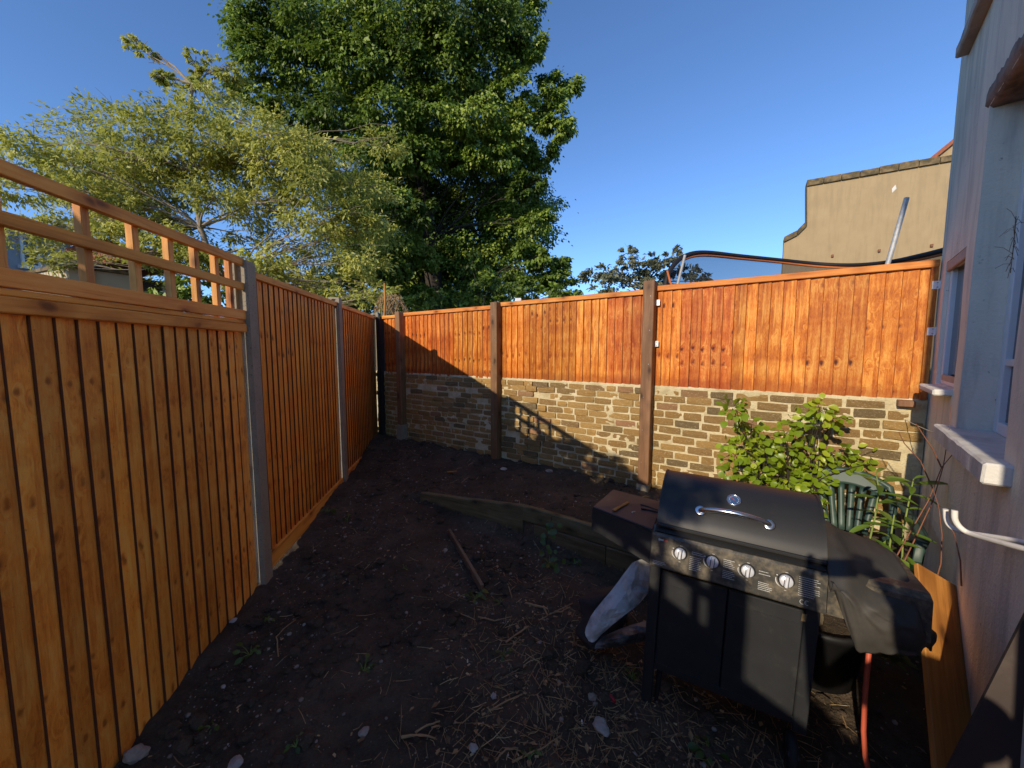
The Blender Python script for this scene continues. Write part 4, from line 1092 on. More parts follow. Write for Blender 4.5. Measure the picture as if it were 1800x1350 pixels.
tree('pinnate_tree', 'pale yellow green pinnate tree spreading behind the left fence', ab, [(ab.x, ab.y, 1.3), tuple(W(404, 500, Ya)), tuple(W(372, 455, Ya + .2)), tuple(W(352, 400, Ya)), tuple(W(338, 300, Ya)), tuple(W(332, 200, Ya)), tuple(W(338, 150, Ya))], ash, M['pale_bark'], M['ash_leaf'], 800, .104, .42, .085, seed=21, limb_r=.027, twigs=9, droop=.25, tips=30, spread=.40, flat=.7)

# ---- far tree right of the big one, and greenery low behind the left fence
far = [cl(x, y, r, 48 + ga.uniform(-1.5, 1.5), .8 * (r / 24) ** 2, 1.0, .9) for (x, y, r) in [(1045,490,22),(1070,478,22),(1100,455,20),(1103,440,11),(1115,437,10),(1120,480,26),(1140,455,16),(1150,485,24),(1165,470,20),(1185,448,15),(1180,490,22),(1205,480,22),(1230,495,20),(1090,505,30),(1150,510,30),(1060,515,26),(1195,435,8)]]
fb = W(1130, 560, 48); fb.z = .2
tree('garden_tree', 'small grey green tree far off, left of the trampoline', fb, [(fb.x, fb.y, 5), (fb.x, fb.y, 9)], far, M['bark'], M['dull_leaf'], 420, .52, .6, .35, seed=33, limb_r=.09, twigs=2, droop=.2, tips=16)
def bush(name, label, pts, Y, mat, per, leaf, seed, aspect=.6, cat='bush', base_px=None, **kw):
    cs = [cl(x, y, r, Y + ga.uniform(-.4, .4), (r / 30) ** 2, 1.1, .85) for (x, y, r) in pts]
    b = Vector((sum(c[0] for c in cs) / len(cs), Y, .1))
    return tag(tree(name, label, b, [(b.x, b.y, 1.2), (b.x, b.y, 2.0)], cs, M['bark'], mat, per, leaf, aspect, .07, seed=seed, limb_r=.03, twigs=2, **kw), cat=cat)
bush('evergreen_bush', 'dark green bush behind the trellis, close to the tallest concrete post', [(310,510,26),(330,530,28),(290,525,20),(350,500,18),(370,530,24)], 7.2, M['lime_leaf'], 420, .10, 41)
bush('mixed_bush', 'dark bushy greenery under the pale tree, above the far orange panels', [(490,480,34),(520,510,36),(560,500,30),(590,530,34),(640,535,34),(540,540,30),(480,530,30)], 12.0, M['lime_leaf'], 460, .15, 42)
bush('dark_shrubs', 'low dark shrub mass behind the middle wooden post, under the big tree', [(720,540,24),(760,535,26),(800,530,26),(850,500,26),(830,460,18),(880,515,28),(930,520,26),(980,515,22)], 10.5, M['lime_leaf'], 460, .13, 43)
# neighbour's shrub left of the camera, whose leaves dapple the brick wall
cs = []
for (x, y, z, r) in ((-2.95, .5, 2.80, .20), (-2.9, .12, 2.86, .22), (-2.9, -.3, 2.95, .24), (-2.95, -.75, 3.0, .26), (-2.9, -1.25, 3.05, .28), (-2.95, -2.0, 3.12, .30), (-2.9, -2.6, 3.4, .32), (-3.1, -1.6, 2.7, .3), (-3.1, -.6, 2.45, .25), (-2.45, .80, 2.22, .15), (-2.42, .42, 2.26, .20), (-2.4, .0, 2.32, .20), (-2.38, -.45, 2.36, .22), (-2.36, -.9, 2.40, .20)): cs.append((x, y, z, r, r, r * .9, 1.0))
tag(tree('climbing_shrub', "neighbour's leafy shrub rising over the trellis left of the camera", Vector((-3.2, -.6, -.1)), [(-3.15, -.6, 1.4), (-3.0, -.7, 2.4)], cs, M['bark'], M['lime_leaf'], 300, .085, .6, .05, seed=51, limb_r=.018, twigs=3, tips=14), cat='bush')

# ---- dead climber and cane in the fence corner
dc = MB(); r = random.Random(4); c0 = W(690, 535, 7.4)
for k in range(60):
    a = r.uniform(0, 6.28); p0 = c0 + Vector((r.uniform(-.2, .2), r.uniform(-.15, .15), .12 + r.uniform(-.05, .08)))
    pts = [p0]; 
    for j in range(5): pts.append(pts[-1] + Vector((math.cos(a) * .05 + r.uniform(-.02, .02), r.uniform(-.03, .03), -.02 - .025 * j + r.uniform(-.02, .02)))); a += r.uniform(-.4, .4)
    dc.tube(pts, .006, 4)
o = empty('dead_climber', (0, 0, 0), 0, 'brown tangle of dead climber stems hanging over the fence corner', 'climber')
tag(dc.obj('dead_stems', M['twig'], o), kind='stuff')
cp = W(676, 560, 7.0); tag(MB().tube([cp, W(677, 530, 7.0), W(676, 498, 7.0)], [.024, .022, .02], 8).obj('timber_stake', M['plank']), 'pale upright timber stake above the fence corner', 'stake')

# ------------------------------------------------------------------ buildings beyond
def cream_gable():
    root = empty('cream_building', W(1520, 460, 12), 0, 'weathered cream rendered parapet building behind the trampoline', 'building')
    a = W(1376, 470, 13.4); a.z = 0
    d = Vector((math.sin(R(122)), math.cos(R(122)), 0)); n = Vector((-d.y, d.x, 0)); root.location = a; root.rotation_euler = (0, 0, math.atan2(d.y, d.x))
    def loc(px, py):
        rr = W(px, py, 1.0) - Vector((0, 0, EYE)); t = (a - Vector((0, 0, EYE))).dot(n) / rr.dot(n); p = Vector((0, 0, EYE)) + rr * t
        return ((p - a).dot(d), p.z)
    o1 = [loc(1378, 426), loc(1402, 414), loc(1418, 398), loc(1418, 328), loc(1545, 306), loc(1690, 281)]
    poly = [(o1[0][0], -.5)] + o1 + [(o1[-1][0] + 3, o1[-1][1] + .5), (o1[-1][0] + 3, -.5)]
    MB().prism(poly, 'y', 0, .45).obj('gable_wall', M['cream_render'], root)
    cp = MB()
    edge = o1 + [(o1[-1][0] + 3, o1[-1][1] + .5)]
    for i in range(len(edge) - 1):
        (x0, z0), (x1, z1) = edge[i], edge[i + 1]
        if abs(x1 - x0) < .05: continue
        nseg = max(1, int((x1 - x0) / .38)); d2 = Vector((x1 - x0, z1 - z0)).normalized()
        for k in range(nseg):
            t0, t1 = k / nseg, (k + .96) / nseg; h = .15 + .05 * random.random()
            xa, za, xb, zb = x0 + (x1 - x0) * t0, z0 + (z1 - z0) * t0, x0 + (x1 - x0) * t1, z0 + (z1 - z0) * t1
            c = MB(); c.prism([(xa, za + .002), (xb, zb + .002), (xb, zb + h), (xa, za + h)], 'y', -.06 - .02 * random.random(), .51)
            c.obj('coping_stone', M['coping'], root)
    # gable further back with red verge
    g = [loc(1632, 283), loc(1672, 247)]
    m = MB(); m.prism([(g[0][0] - .1, g[0][1] - 1), (g[0][0], g[0][1]), (g[1][0], g[1][1]), (g[1][0] + 2, g[1][1] + 1.6), (g[1][0] + 2, g[0][1] - 1)], 'y', .9, 4)
    m.obj('rear_gable', M['cream_render'], root)
    v = MB(); q = Vector((g[1][0] - g[0][0], g[1][1] - g[0][1])).normalized()
    v.prism([g[0], (g[1][0] + 2, g[1][1] + 1.8), (g[1][0] + 2, g[1][1] + 1.95), (g[0][0], g[0][1] + .14)], 'y', .8, 4.1); v.obj('roof_verge', M['red_tile'], root)
    for (px, py) in ((1463, 450), (1545, 441), (1637, 432)):
        x, z = loc(px, py); s = MB().box(x - .03, x + .03, -.06, .0, z - .04, z + .04, bev=.008); s.obj('rusty_fixing', M['red_stem'], root)
    x, z = loc(1572, 331); MB().prism([(x - .04, z - .12), (x + .05, z - .02), (x + .02, z + .1), (x - .05, z)], 'y', -.006, 0).obj('bare_patch', M['white_sill'], root)
    # lean-to roof edge low behind the fence
cream_gable()

def left_house():
    a = W(-160, 470, 11.0); a.z = 0; b = W(128, 470, 15.5); b.z = 0
    d = (b - a).normalized(); n = Vector((-d.y, d.x, 0))
    root = empty('grey_house', a, math.atan2(d.y, d.x), 'pale grey house with a sash window seen through the trellis', 'house')
    L = (b - a).length
    def loc(px, py):
        rr = W(px, py, 1.0) - Vector((0, 0, EYE)); t = (a - Vector((0, 0, EYE))).dot(n) / rr.dot(n); p = Vector((0, 0, EYE)) + rr * t
        return ((p - a).dot(d), p.z)
    top = loc(25, 404)[1]
    MB().box(0, L, 0, 5, -.3, top).obj('wall', M['grey_render'], root)
    rf = MB(); rf.prism([(-.3, top + .002), (5.3, top + .002), (2.5, top + .9)], 'x', -.2, L + .15); rf.obj('roof', M['slate'], root)
    x0, z1 = loc(31, 410); x1, _ = loc(64, 410); _, z0 = loc(45, 468)
    f = MB(); f.box(x0, x0 + .09, -.05, .0, z0, z1); f.box(x1 - .09, x1, -.05, 0, z0, z1); f.box(x0 + .09, x1 - .09, -.05, 0, z0, z0 + .09); f.box(x0 + .09, x1 - .09, -.05, 0, z1 - .09, z1); f.box(x0 + .09, x1 - .09, -.055, 0, (z0 + z1) / 2 - .05, (z0 + z1) / 2 + .05)
    w = f.obj('window', M['white_paint'], root)
    for i in range(3):
        for j in range(4):
            ww = (x1 - x0 - .18) / 3; hh = (z1 - z0 - .18) / 4
            MB().box(x0 + .09 + ww * i + .015, x0 + .09 + ww * (i + 1) - .015, -.03, -.012, z0 + .09 + hh * j + .02, z0 + .09 + hh * (j + 1) - .02).obj('pane', M['glass'], w)
    MB().box(x0 - .1, x1 + .1, -.12, 0, z0 - .1, z0).obj('sill', M['white_paint'], root)
left_house()
def brick_outhouse():
    a = W(120, 470, 8.2); b = W(238, 470, 9.2); a.z = b.z = 0
    d = (b - a).normalized(); n = Vector((-d.y, d.x, 0)); root = empty('brick_outhouse', a, math.atan2(d.y, d.x), 'low sunlit brick outhouse seen through the trellis', 'outhouse')
    L = (b - a).length; z1 = W(190, 478, 8.7).z
    wl = MB().box(0, L, 0, 2.5, -.2, z1); o = wl.obj('wall', M['far_brick'], root)
    MB().box(-.05, L + .05, -.06, 2.6, z1 + .002, z1 + .07).obj('coping', M['coping'], root)
    dx = (W(157, 490, 8.5) - a).dot(d)
    MB().tube([(dx, -.08, z1 - .9), (dx, -.08, z1 - .02), (dx + .12, -.08, z1 + .1), (dx + .3, -.07, z1 + .11)], .045, 8).obj('drain_pipe', M['rubber'], root)
    MB().box(L + .005, L + .9, .15, 2.4, -.2, z1 - .02).obj('slate_side', M['slate'], root)
    MB().prism([(.1, z1 + .3), (2.6, z1 + .3), (2.6, z1 + .85), (.9, z1 + .9)], 'x', L * .75, L + 1.0).obj('tiled_roof', M['red_tile'], root)
    MB().box(L + .55, L + .64, .05, .14, -.2, z1 - .1).obj('downpipe', M['white_paint'], root)
brick_outhouse()

# ------------------------------------------------------------------ trampoline behind the fence
def trampoline():
    c = W(1470, 470, 6.0); c.z = .2
    root = empty('trampoline', c, 0, 'round trampoline with dark safety net and sagging padded rim behind the last panel', 'trampoline')
    rim = [(1168, 520, 4.9), (1172, 490, 4.9), (1184, 466, 5.0), (1206, 449, 5.2), (1240, 444, 5.5), (1300, 450, 6.1), (1370, 457, 6.6), (1440, 464, 6.6), (1500, 466, 6.2), (1560, 461, 5.6), (1620, 449, 4.9), (1680, 434, 4.3), (1740, 418, 3.9)]
    P_ = [W(*q) - c for q in rim]
    sm = []
    for i in range(len(P_) - 1):
        for k in range(5):
            t = k / 5; p0 = P_[max(i - 1, 0)]; p1 = P_[i]; p2 = P_[i + 1]; p3 = P_[min(i + 2, len(P_) - 1)]
            sm.append(.5 * ((2 * p1) + (p2 - p0) * t + (2 * p0 - 5 * p1 + 4 * p2 - p3) * t * t + (3 * p1 - p0 - 3 * p2 + p3) * t ** 3))
    sm.append(P_[-1])
    MB().tube(sm, .030, 8).obj('rim_padding', M['pad_black'], root)
    MB().tube([p + Vector((0, -.012, -.045)) for p in sm[14:]], .017, 6).obj('rim_piping', M['pad_orange'], root)
    m = MB(); n = len(sm)
    zs = [0, .1, .25, .45, .7, 1.0]
    V = [p * 1.0 + Vector((0, 0, (0 - p.z + .8) * z)) for z in zs for p in sm]
    m.add(V, [(j * n + i, j * n + i + 1, (j + 1) * n + i + 1, (j + 1) * n + i) for j in range(len(zs) - 1) for i in range(n - 1)], 0, True)
    m.obj('safety_net', M['net'], root)
    # frame ring and legs low behind the fence
    ring = [(1.75 * math.cos(a) + .25, 1.2 * math.sin(a) - .3, .72) for a in [k * math.pi / 16 for k in range(33)]]
    MB().tube(ring, .03, 8, caps=False).obj('frame_ring', M['galv'], root)
    for k in range(4):
        a = math.pi / 4 + k * math.pi / 2; MB().tube([(1.75 * math.cos(a) + .25, 1.2 * math.sin(a) - .3, .72), (1.75 * math.cos(a) + .25, 1.2 * math.sin(a) - .3, -.1)], .025, 8).obj('leg', M['galv'], root)
    MB().tube([W(1188, 512, 4.95) - c, W(1204, 449, 5.1) - c], .018, 8).obj('pole', M['galv'], root)
    MB().tube([W(1189, 513, 4.85) - c, W(1178, 496, 4.86) - c, W(1173, 476, 4.9) - c], .014, 6).obj('trim', M['pad_orange'], root)
    MB().tube([W(1552, 490, 4.4) - c, W(1561, 462, 4.4) - c, W(1594, 348, 4.4) - c], .024, 12).obj('bare_pole', M['galv'], root)
trampoline()
tag(MB().box(-.06, .06, -.05, .05, -.06, .05, bev=.01).obj('post_cap', M['white_paint'], None, W(911, 529, 7.5)), 'tiny white cap peeping over the fence beside the middle wooden post', 'cap')

# ------------------------------------------------------------------ planting in the yard
def broad_leaf(name, mat, ln=1.0, wd=.72, tip=.12, fold=.16, curl=.18):
    """unit leaf lying along +Y from its stalk, folded at the midrib"""
    n = 6; V = []; F = []
    for i in range(n + 1):
        t = i / n; w = wd * .5 * math.sin(math.pi * min(1, t * (1 - tip) + tip * t * t)) ** .75 if 0 < t < 1 else .0
        z = -curl * t * t
        V += [(-w, t * ln, z + fold * w), (0, t * ln, z), (w, t * ln, z + fold * w)]
    for i in range(n):
        a = i * 3; F += [(a, a + 1, a + 4, a + 3), (a + 1, a + 2, a + 5, a + 4)]
    m = MB(); m.add(V, F, 0, True); return m.mesh(name, mat, fix=False)

def leaf_at(me, parent, p, d, up, size, width=1.0):
    d = Vector(d).normalized(); up = Vector(up); s = d.cross(up)
    if s.length < 1e-3: s = Vector((1, 0, 0))
    s.normalize(); u = s.cross(d)
    o = link('leaf', me, parent)
    mt = Matrix((s * size * width, d * size, u * size)).transposed().to_4x4(); mt.translation = p
    o.matrix_local = mt
    return o

def shrub():
    base = Vector((2.12, 3.02, ground_z(2.12, 3.02, False) - .02)); root = empty('shrub', base, 0, 'bright lime green leafy shrub in front of the brick wall behind the barbecue', 'shrub')
    r = random.Random(17); me = [broad_leaf('leaf', M['shrub_leaf_obj'], 1, w, .1, f, c) for (w, f, c) in ((.78, .25, .2), (.70, .35, .35), (.84, .15, .12))]
    clumps = [(1288,718,26,16),(1320,745,30,15),(1345,765,28,14),(1440,718,30,20),(1410,735,22,9),(1465,735,18,9),(1392,745,22,8),(1300,792,34,24),(1275,782,16,7),(1345,800,36,24),(1385,785,32,20),(1425,795,34,22),(1470,800,30,15),(1505,805,26,11),(1528,815,14,6),(1330,838,34,20),(1372,838,38,26),(1415,838,34,22),(1450,835,24,11),(1290,825,22,10),(1430,868,22,11),(1385,872,30,14),(1345,868,22,8),(1440,888,10,4)]
    st = MB(); n = 0; rest = []
    stems = [(Vector((0, 0, 0)), W(1385, 850, 2.86) - base), (Vector((.03, .02, 0)), W(1430, 850, 2.82) - base), (Vector((-.03, .01, 0)), W(1345, 850, 2.88) - base)]
    for i, (a, b) in enumerate(stems): limb(st, a, b, .012, .007, .0, 6, 60 + i, 6)
    clumps.sort(key=lambda c: r.random())
    for i, (px, py, rp, k) in enumerate(clumps):
        Y = 2.80 + r.uniform(-.12, .14); c = W(px, py, Y) - base
        a = min((s[1] for s in stems), key=lambda q: (q - c).length)
        br = limb(st, a, c, .006, .003, .05, 6, 80 + i, 5)
        rad = rp / FPX * Y
        for j in range(int(k * 2.1)):
            t = r.random(); d0 = Vector((r.gauss(0, 1), r.gauss(0, 1), r.gauss(0, .8))).normalized()
            p = (br[r.randrange(2, 7)] if j % 4 == 0 else c) + d0 * rad * r.uniform(.2, 1.0)
            out = (d0 + Vector((-.2, -.55, -.35)) + Vector((r.gauss(0, .35), r.gauss(0, .35), r.gauss(0, .35))))
            up = Vector((-.35, -.55, .75)) + Vector((r.gauss(0, .4), r.gauss(0, .4), r.gauss(0, .4)))
            leaf_at(me[j % 3], root, p, out, up, r.uniform(.042, .068)) if n < 300 else rest.append((p, out, up, r.uniform(.04, .066)))
            if j % 2 == 0: st.tube([p, c + (p - c) * .3], [.0012, .002], 4)
            n += 1
    if rest:
        lm = MB()
        for (p, d, up, sz) in rest:
            d = d.normalized(); s_ = d.cross(up).normalized(); u = s_.cross(d)
            lm.add([p + (s_ * v.co.x + d * v.co.y + u * v.co.z) * sz for v in me[0].vertices], [tuple(q.vertices) for q in me[0].polygons], 0, True)
        tag(lm.obj('foliage', M['shrub_leaf_obj'], root, fix=False), kind='stuff')
    tag(st.obj('stems', M['bark'], root), kind='stuff')
shrub()

def tall_plant():
    base = Vector((2.02, 2.20, .20)); root = empty('tall_weed', base, 0, 'tall leafy green stems growing up between chair and house wall', 'plant')
    r = random.Random(23); me = [broad_leaf('leaf', M['tall_leaf_obj'], 1, .22, .2, .5, .35), broad_leaf('leaf', M['tall_leaf_obj'], 1, .26, .2, .3, .15)]
    st = MB()
    for i, pts in enumerate(([(1525, 965, 2.05), (1538, 910, 2.07), (1545, 860, 2.08), (1540, 832, 2.08)], [(1585, 1000, 2.08), (1588, 930, 2.12), (1602, 860, 2.14), (1606, 842, 2.15)], [(1560, 990, 2.0), (1568, 930, 2.02), (1572, 905, 2.02)])):
        P_ = [W(*p) - base for p in pts]; P_ = [Vector((P_[0].x, P_[0].y, 0.0))] + P_
        st.tube(P_, [.005, .005, .0045, .004, .0025][:len(P_)], 6)
        for k in range(17 if i < 2 else 10):
            t = k / 16; q = t * (len(P_) - 2) + 1; a = min(len(P_) - 2, int(q)); p = P_[a].lerp(P_[a + 1], q - a)
            an = k * 2.4 + r.uniform(-.4, .4); d = Vector((math.cos(an), math.sin(an) * .8 - .15, .35 - .5 * (1 - t)))
            leaf_at(me[k % 2], root, p, d, Vector((0, -.2, 1)), r.uniform(.12, .18) * (1.0 if t < .85 else .7))
    tag(st.obj('stems', M['green_stem'], root), kind='stuff')
    base2 = Vector((2.0, 1.95, .1)); root2 = empty('dead_plant', base2, 0, 'thin reddish dead stems curving up against the house wall', 'plant')
    for i, pts in enumerate(([(1588, 990, 2.02), (1612, 940, 2.03), (1640, 880, 2.03), (1658, 820, 2.02), (1668, 760, 2.0), (1672, 712, 2.0)], [(1572, 985, 2.0), (1600, 935, 2.0), (1632, 880, 2.0), (1655, 822, 2.0), (1680, 792, 1.98)], [(1640, 1040, 1.9), (1654, 990, 1.88), (1656, 940, 1.88), (1650, 890, 1.9), (1640, 860, 1.92)], [(1690, 1030, 1.72), (1688, 985, 1.74), (1678, 940, 1.78), (1660, 905, 1.84)], [(1640, 860, 2.2), (1618, 810, 2.24), (1590, 780, 2.26), (1580, 760, 2.28)], [(1655, 822, 2.0), (1640, 790, 2.02), (1610, 745, 2.04)])):
        MB().tube([W(*p) - base2 for p in pts], [.0036 - .0005 * k for k in range(len(pts))], 6).obj('stem', M['red_stem'], root2)
    base3 = Vector((1.98, 1.95, .05)); root3 = empty('leafy_weed', base3, 0, 'dark leafy weed in deep shade between the black pot and the plank', 'plant')
    st = MB(); mel = broad_leaf('leaf', M['weed_leaf_obj'], 1, .38, .15, .3, .25)
    for i in range(7):
        px, py = r.uniform(1550, 1628), r.uniform(1060, 1200); p = W(px, py, 1.72 + r.uniform(-.06, .1)) - base3
        b = Vector((r.uniform(-.06, .06), r.uniform(-.06, .06), 0)); limb(st, b, p, .004, .002, 0, 5, i + 200, 5)
        for k in range(8):
            q = b.lerp(p, .35 + .65 * k / 7); an = k * 2.3; leaf_at(mel, root3, q, Vector((math.cos(an), math.sin(an), .2)), Vector((0, -.3, 1)), r.uniform(.05, .085))
    tag(st.obj('stems', M['green_stem'], root3), kind='stuff')
    # dry sprig hanging in the big window
    b4 = W(1778, 480, 1.50); root4 = empty('dry_sprig', b4, 0, 'dry wispy sprig hanging in front of the big window', 'plant')
    tw = MB()
    main = [W(1786, 380, 1.52) - b4, W(1782, 430, 1.51) - b4, W(1776, 480, 1.50) - b4]; tw.tube(main, .0016, 4)
    for k in range(26):
        q = main[0].lerp(main[2], r.random()); e = q + Vector((r.uniform(-.05, .03), r.uniform(-.03, .03), r.uniform(-.05, .04))); tw.tube([q, q.lerp(e, .5) + Vector((0, 0, .008)), e], .0009, 3)
    tag(tw.obj('twigs', M['bark'], root4), kind='stuff')
tall_plant()

def weed(px, py, size, label, n=9, seed=0, aspect=.62, z=None, stem_up=.5):
    r = random.Random(seed); p = WZ(px, py, 0)
    for _ in range(4): p = WZ(px, py, ground_z(p.x, p.y))
    root = empty('weed', p, 0, label, 'weed', None); me = broad_leaf('leaf', M['weed_leaf_obj'], 1, aspect, .12, .25, .3)
    st = MB()
    for k in range(n):
        an = r.uniform(0, 6.28); h = r.uniform(.1, 1) * size * stem_up; q = Vector((math.cos(an) * size * r.uniform(.1, .7), math.sin(an) * size * r.uniform(.1, .7), h))
        st.tube([(0, 0, -.01), q * .6 + Vector((0, 0, h * .15)), q], [.0022, .0018, .001], 4)
        leaf_at(me, root, q, Vector((math.cos(an), math.sin(an), r.uniform(-.3, .4))), Vector((0, 0, 1)) + Vector((r.gauss(0, .3), r.gauss(0, .3), 0)), size * r.uniform(.35, .65))
    tag(st.obj('stems', M['green_stem'], root), kind='stuff')
for i, a in enumerate(((835, 1052, .11, 'broad leaved weed at the lower end of the long thin board', 12), (880, 1062, .06, 'small weed just right of the broad leaved one', 8), (575, 900, .12, 'low weed at the foot of the middle concrete post of the left fence', 12), (610, 915, .08, 'tiny weed right of the low fence foot weed', 8), (640, 1180, .09, 'small weed alone on bare soil in front of the left fence', 10),
                       (440, 1150, .10, 'straggly weed near the foot of the nearest left panel', 9), (375, 1280, .07, 'sprouting weed by pebbles, nearest to the bottom left corner', 6), (520, 1310, .06, 'thin seedling in the foreground soil at the bottom edge', 6), (965, 990, .10, 'weed under the lower sleeper', 12), (1110, 1190, .07, 'pale green weed at the left foot of the barbecue', 10),
                       (1245, 1325, .10, 'weed in the foreground soil below the barbecue doors', 12), (1010, 990, .08, 'weed near the joint of the lower sleepers', 8), (885, 1150, .06, 'weed among straw left of the silver tarpaulin', 8), (930, 1330, .06, 'weed at the bottom edge amid dry twigs', 7), (650, 790, .09, 'weed at the foot of the far left panel', 9), (930, 810, .13, 'dark weed at the base of the brick wall right of the middle post', 14), (710, 1000, .05, 'seedling on the bare middle soil', 6), (470, 1090, .06, 'seedling close to the tallest post', 6))):
    weed(a[0], a[1], a[2] * .82, a[3], a[4], 300 + i)
def ivy():
    p0 = W(968, 912, 2.86); root = empty('ivy', p0, 0, 'dark ivy trailing over the sleeper edge', 'ivy'); r = random.Random(8)
    me = broad_leaf('leaf', M['weed_leaf_obj'], 1, .85, .1, .2, .2); st = MB(); pts = [W(970, 908, 2.93), W(966, 930, 2.84), W(960, 955, 2.80), W(975, 975, 2.76), W(990, 985, 2.70)]
    st.tube([p - p0 for p in pts], .003, 5); st.obj('stem', M['bark'], root)
    for k in range(22):
        t = r.random() * 3.99; a = int(t); q = pts[a].lerp(pts[a + 1], t - a) - p0 + Vector((r.uniform(-.05, .05), r.uniform(-.05, .0), r.uniform(-.03, .03)))
        leaf_at(me, root, q, Vector((r.uniform(-1, 1), -.6, -.6)), Vector((r.uniform(-.3, .3), -.8, .5)), r.uniform(.03, .055))
ivy()

# ------------------------------------------------------------------ green plastic chair
def chair():
    o = Vector((2.25, 2.46, -.03)); root = empty('plastic_chair', o, R(-36), 'faded green plastic garden armchair behind the barbecue cover', 'chair')
    G = M['green_plastic']
    sx = .24
    # seat: dished sheet
    def seat(a, b): return ((a - .5) * .50 * (1 - .12 * b), -.22 + .44 * b, .43 - .022 * math.sin(math.pi * a) - .02 * b + (.012 if b < .05 else 0))
    m = MB(); m.grid(seat, 12, 12); s = m.obj('seat', G, root); s.modifiers.new('t', 'SOLIDIFY').thickness = .012
    def back(px_, t):      # px_ -1..1 across, t 0..1 up
        w = .225 + .030 * t; return Vector((px_ * w, .21 + .16 * t + .05 * (1 - px_ * px_) * .8, .43 + .40 * t - .09 * t * px_ * px_))
    fr = MB()
    n = 26; V = []; F = []
    def strip(path, wd, th, mb):
        P_ = [Vector(p) for p in path]
        for i, p in enumerate(P_): pass
        mb.tube(P_, [wd] * len(P_), 8)
    # hoop: wide flat band
    path = [back(-1, t) for t in [k / 8 for k in range(7)]] + [back(x, 1.0 + .02) for x in [-.9 + 1.8 * k / 12 for k in range(13)]] + [back(1, 1 - k / 8) for k in range(2, 9)]
    hoop = MB()
    def band(p, q, w, th, mb):
        d = (q - p); nrm = Vector((0, -1, .3)).normalized(); s_ = d.cross(nrm).normalized() * w; nn = nrm * th
        mb.add([p - s_ - nn, p + s_ - nn, p + s_ + nn, p - s_ + nn, q - s_ - nn, q + s_ - nn, q + s_ + nn, q - s_ + nn], [(0, 1, 2, 3), (7, 6, 5, 4), (0, 4, 5, 1), (1, 5, 6, 2), (2, 6, 7, 3), (3, 7, 4, 0)])
    hoop.tube(path, .022, 8); hoop.obj('back_frame', G, root)
    def tp(a, b):
        x = -.82 + 1.64 * a; return back(x, .78 + .235 * b) + Vector((0, -.006, .004 * math.sin(3.1 * a)))
    m = MB(); m.grid(tp, 16, 5); t_ = m.obj('top_band', G, root); t_.modifiers.new('t', 'SOLIDIFY').thickness = .010
    for k in range(6):
        x = -.62 + 1.24 * k / 5
        m = MB(); m.grid(lambda a, b: back(x * (.72 + .28 * b) + (a - .5) * .15, .02 + .78 * b), 2, 8); q = m.obj('slat', G, root); q.modifiers.new('t', 'SOLIDIFY').thickness = .008
    for sd in (-1, 1):
        arm = [(sd * .245, .30, .70), (sd * .285, .20, .685), (sd * .30, .05, .66), (sd * .30, -.10, .645), (sd * .29, -.20, .635), (sd * .275, -.235, .60), (sd * .265, -.245, .50)]
        m = MB(); P_ = [Vector(p) for p in arm]; V = []; 
        for i, p in enumerate(P_):
            w = .030 if i < 5 else .024
            V += [p + Vector((-w, 0, 0)), p + Vector((-w * .6, 0, .010)), p + Vector((w * .6, 0, .010)), p + Vector((w, 0, 0)), p + Vector((w * .7, .0, -.012)), p + Vector((-w * .7, 0, -.012))]
        k = 6; m.add(V, [(i * k + j, i * k + (j + 1) % k, (i + 1) * k + (j + 1) % k, (i + 1) * k + j) for i in range(len(P_) - 1) for j in range(k)], 0, True); m.obj('armrest', G, root)
        MB().tube([(sd * .262, -.245, .52), (sd * .275, -.255, .25), (sd * .29, -.27, -.02)], [.024, .022, .018], 8).obj('leg', G, root)
        MB().tube([(sd * .21, .22, .45), (sd * .245, .28, .22), (sd * .27, .33, -.02)], [.024, .022, .018], 8).obj('leg', G, root)
chair()

# ------------------------------------------------------------------ things lying on the soil
def gp(px, py, lift=0.0):
    p = WZ(px, py, 0)
    for _ in range(5): p = WZ(px, py, ground_z(p.x, p.y))
    return p + Vector((0, 0, lift))
def gpath(pts, lift): return [gp(x, y, lift) for x, y in pts]
def branch(pts, r, label, mat='twig', cat='stick', name='stick', lift=None, group=None):
    P_ = gpath(pts, (lift if lift is not None else r * .8)); n = len(P_)
    sm = []
    for i in range(n - 1):
        for k in range(4): sm.append(P_[i].lerp(P_[i + 1], k / 4) + Vector((random.uniform(-r, r) * .5, random.uniform(-r, r) * .5, 0)))
    sm.append(P_[-1]); m = len(sm)
    return tag(MB().tube(sm, [r * (1 - .45 * k / m) * random.uniform(.88, 1.1) for k in range(m)], 6).obj(name, M[mat]), label, cat, group)
tb = gp(790, 940, .03); te = gp(848, 1042, .03); d = te - tb
lb = MB().box(-.013, .013, 0, d.length, -.03, .03, bev=.004).obj('thin_board', M['old_wood'], None, tb)
lb.rotation_euler = d.to_track_quat('Y', 'Z').to_euler(); tag(lb, 'long thin weathered board lying on edge in the middle of the soil', 'board')
branch([(890, 1130), (925, 1105), (965, 1082), (1006, 1062)][::1], .006, 'long straight pale stick lying on the straw, left of the tarpaulin')
branch([(940, 1065), (985, 1078), (1002, 1068)], .007, 'short forked stick near the tarpaulin'); branch([(925, 1062), (955, 1070), (968, 1090)], .008, 'bent brown branch beside the dark cloth')
branch([(885, 1008), (895, 1035), (902, 1060)], .005, 'thin upright looking twig above the straw patch'); branch([(937, 950), (960, 985), (990, 1010), (1050, 1030)], .003, 'long thin curved twig reaching towards the dark cloth')
branch([(962, 1180), (963, 1220), (968, 1250)], .004, 'thin straight twig left of the red plastic tube'); branch([(945, 1222), (958, 1255), (960, 1285)], .004, 'thin twig slanting left of the white stone')
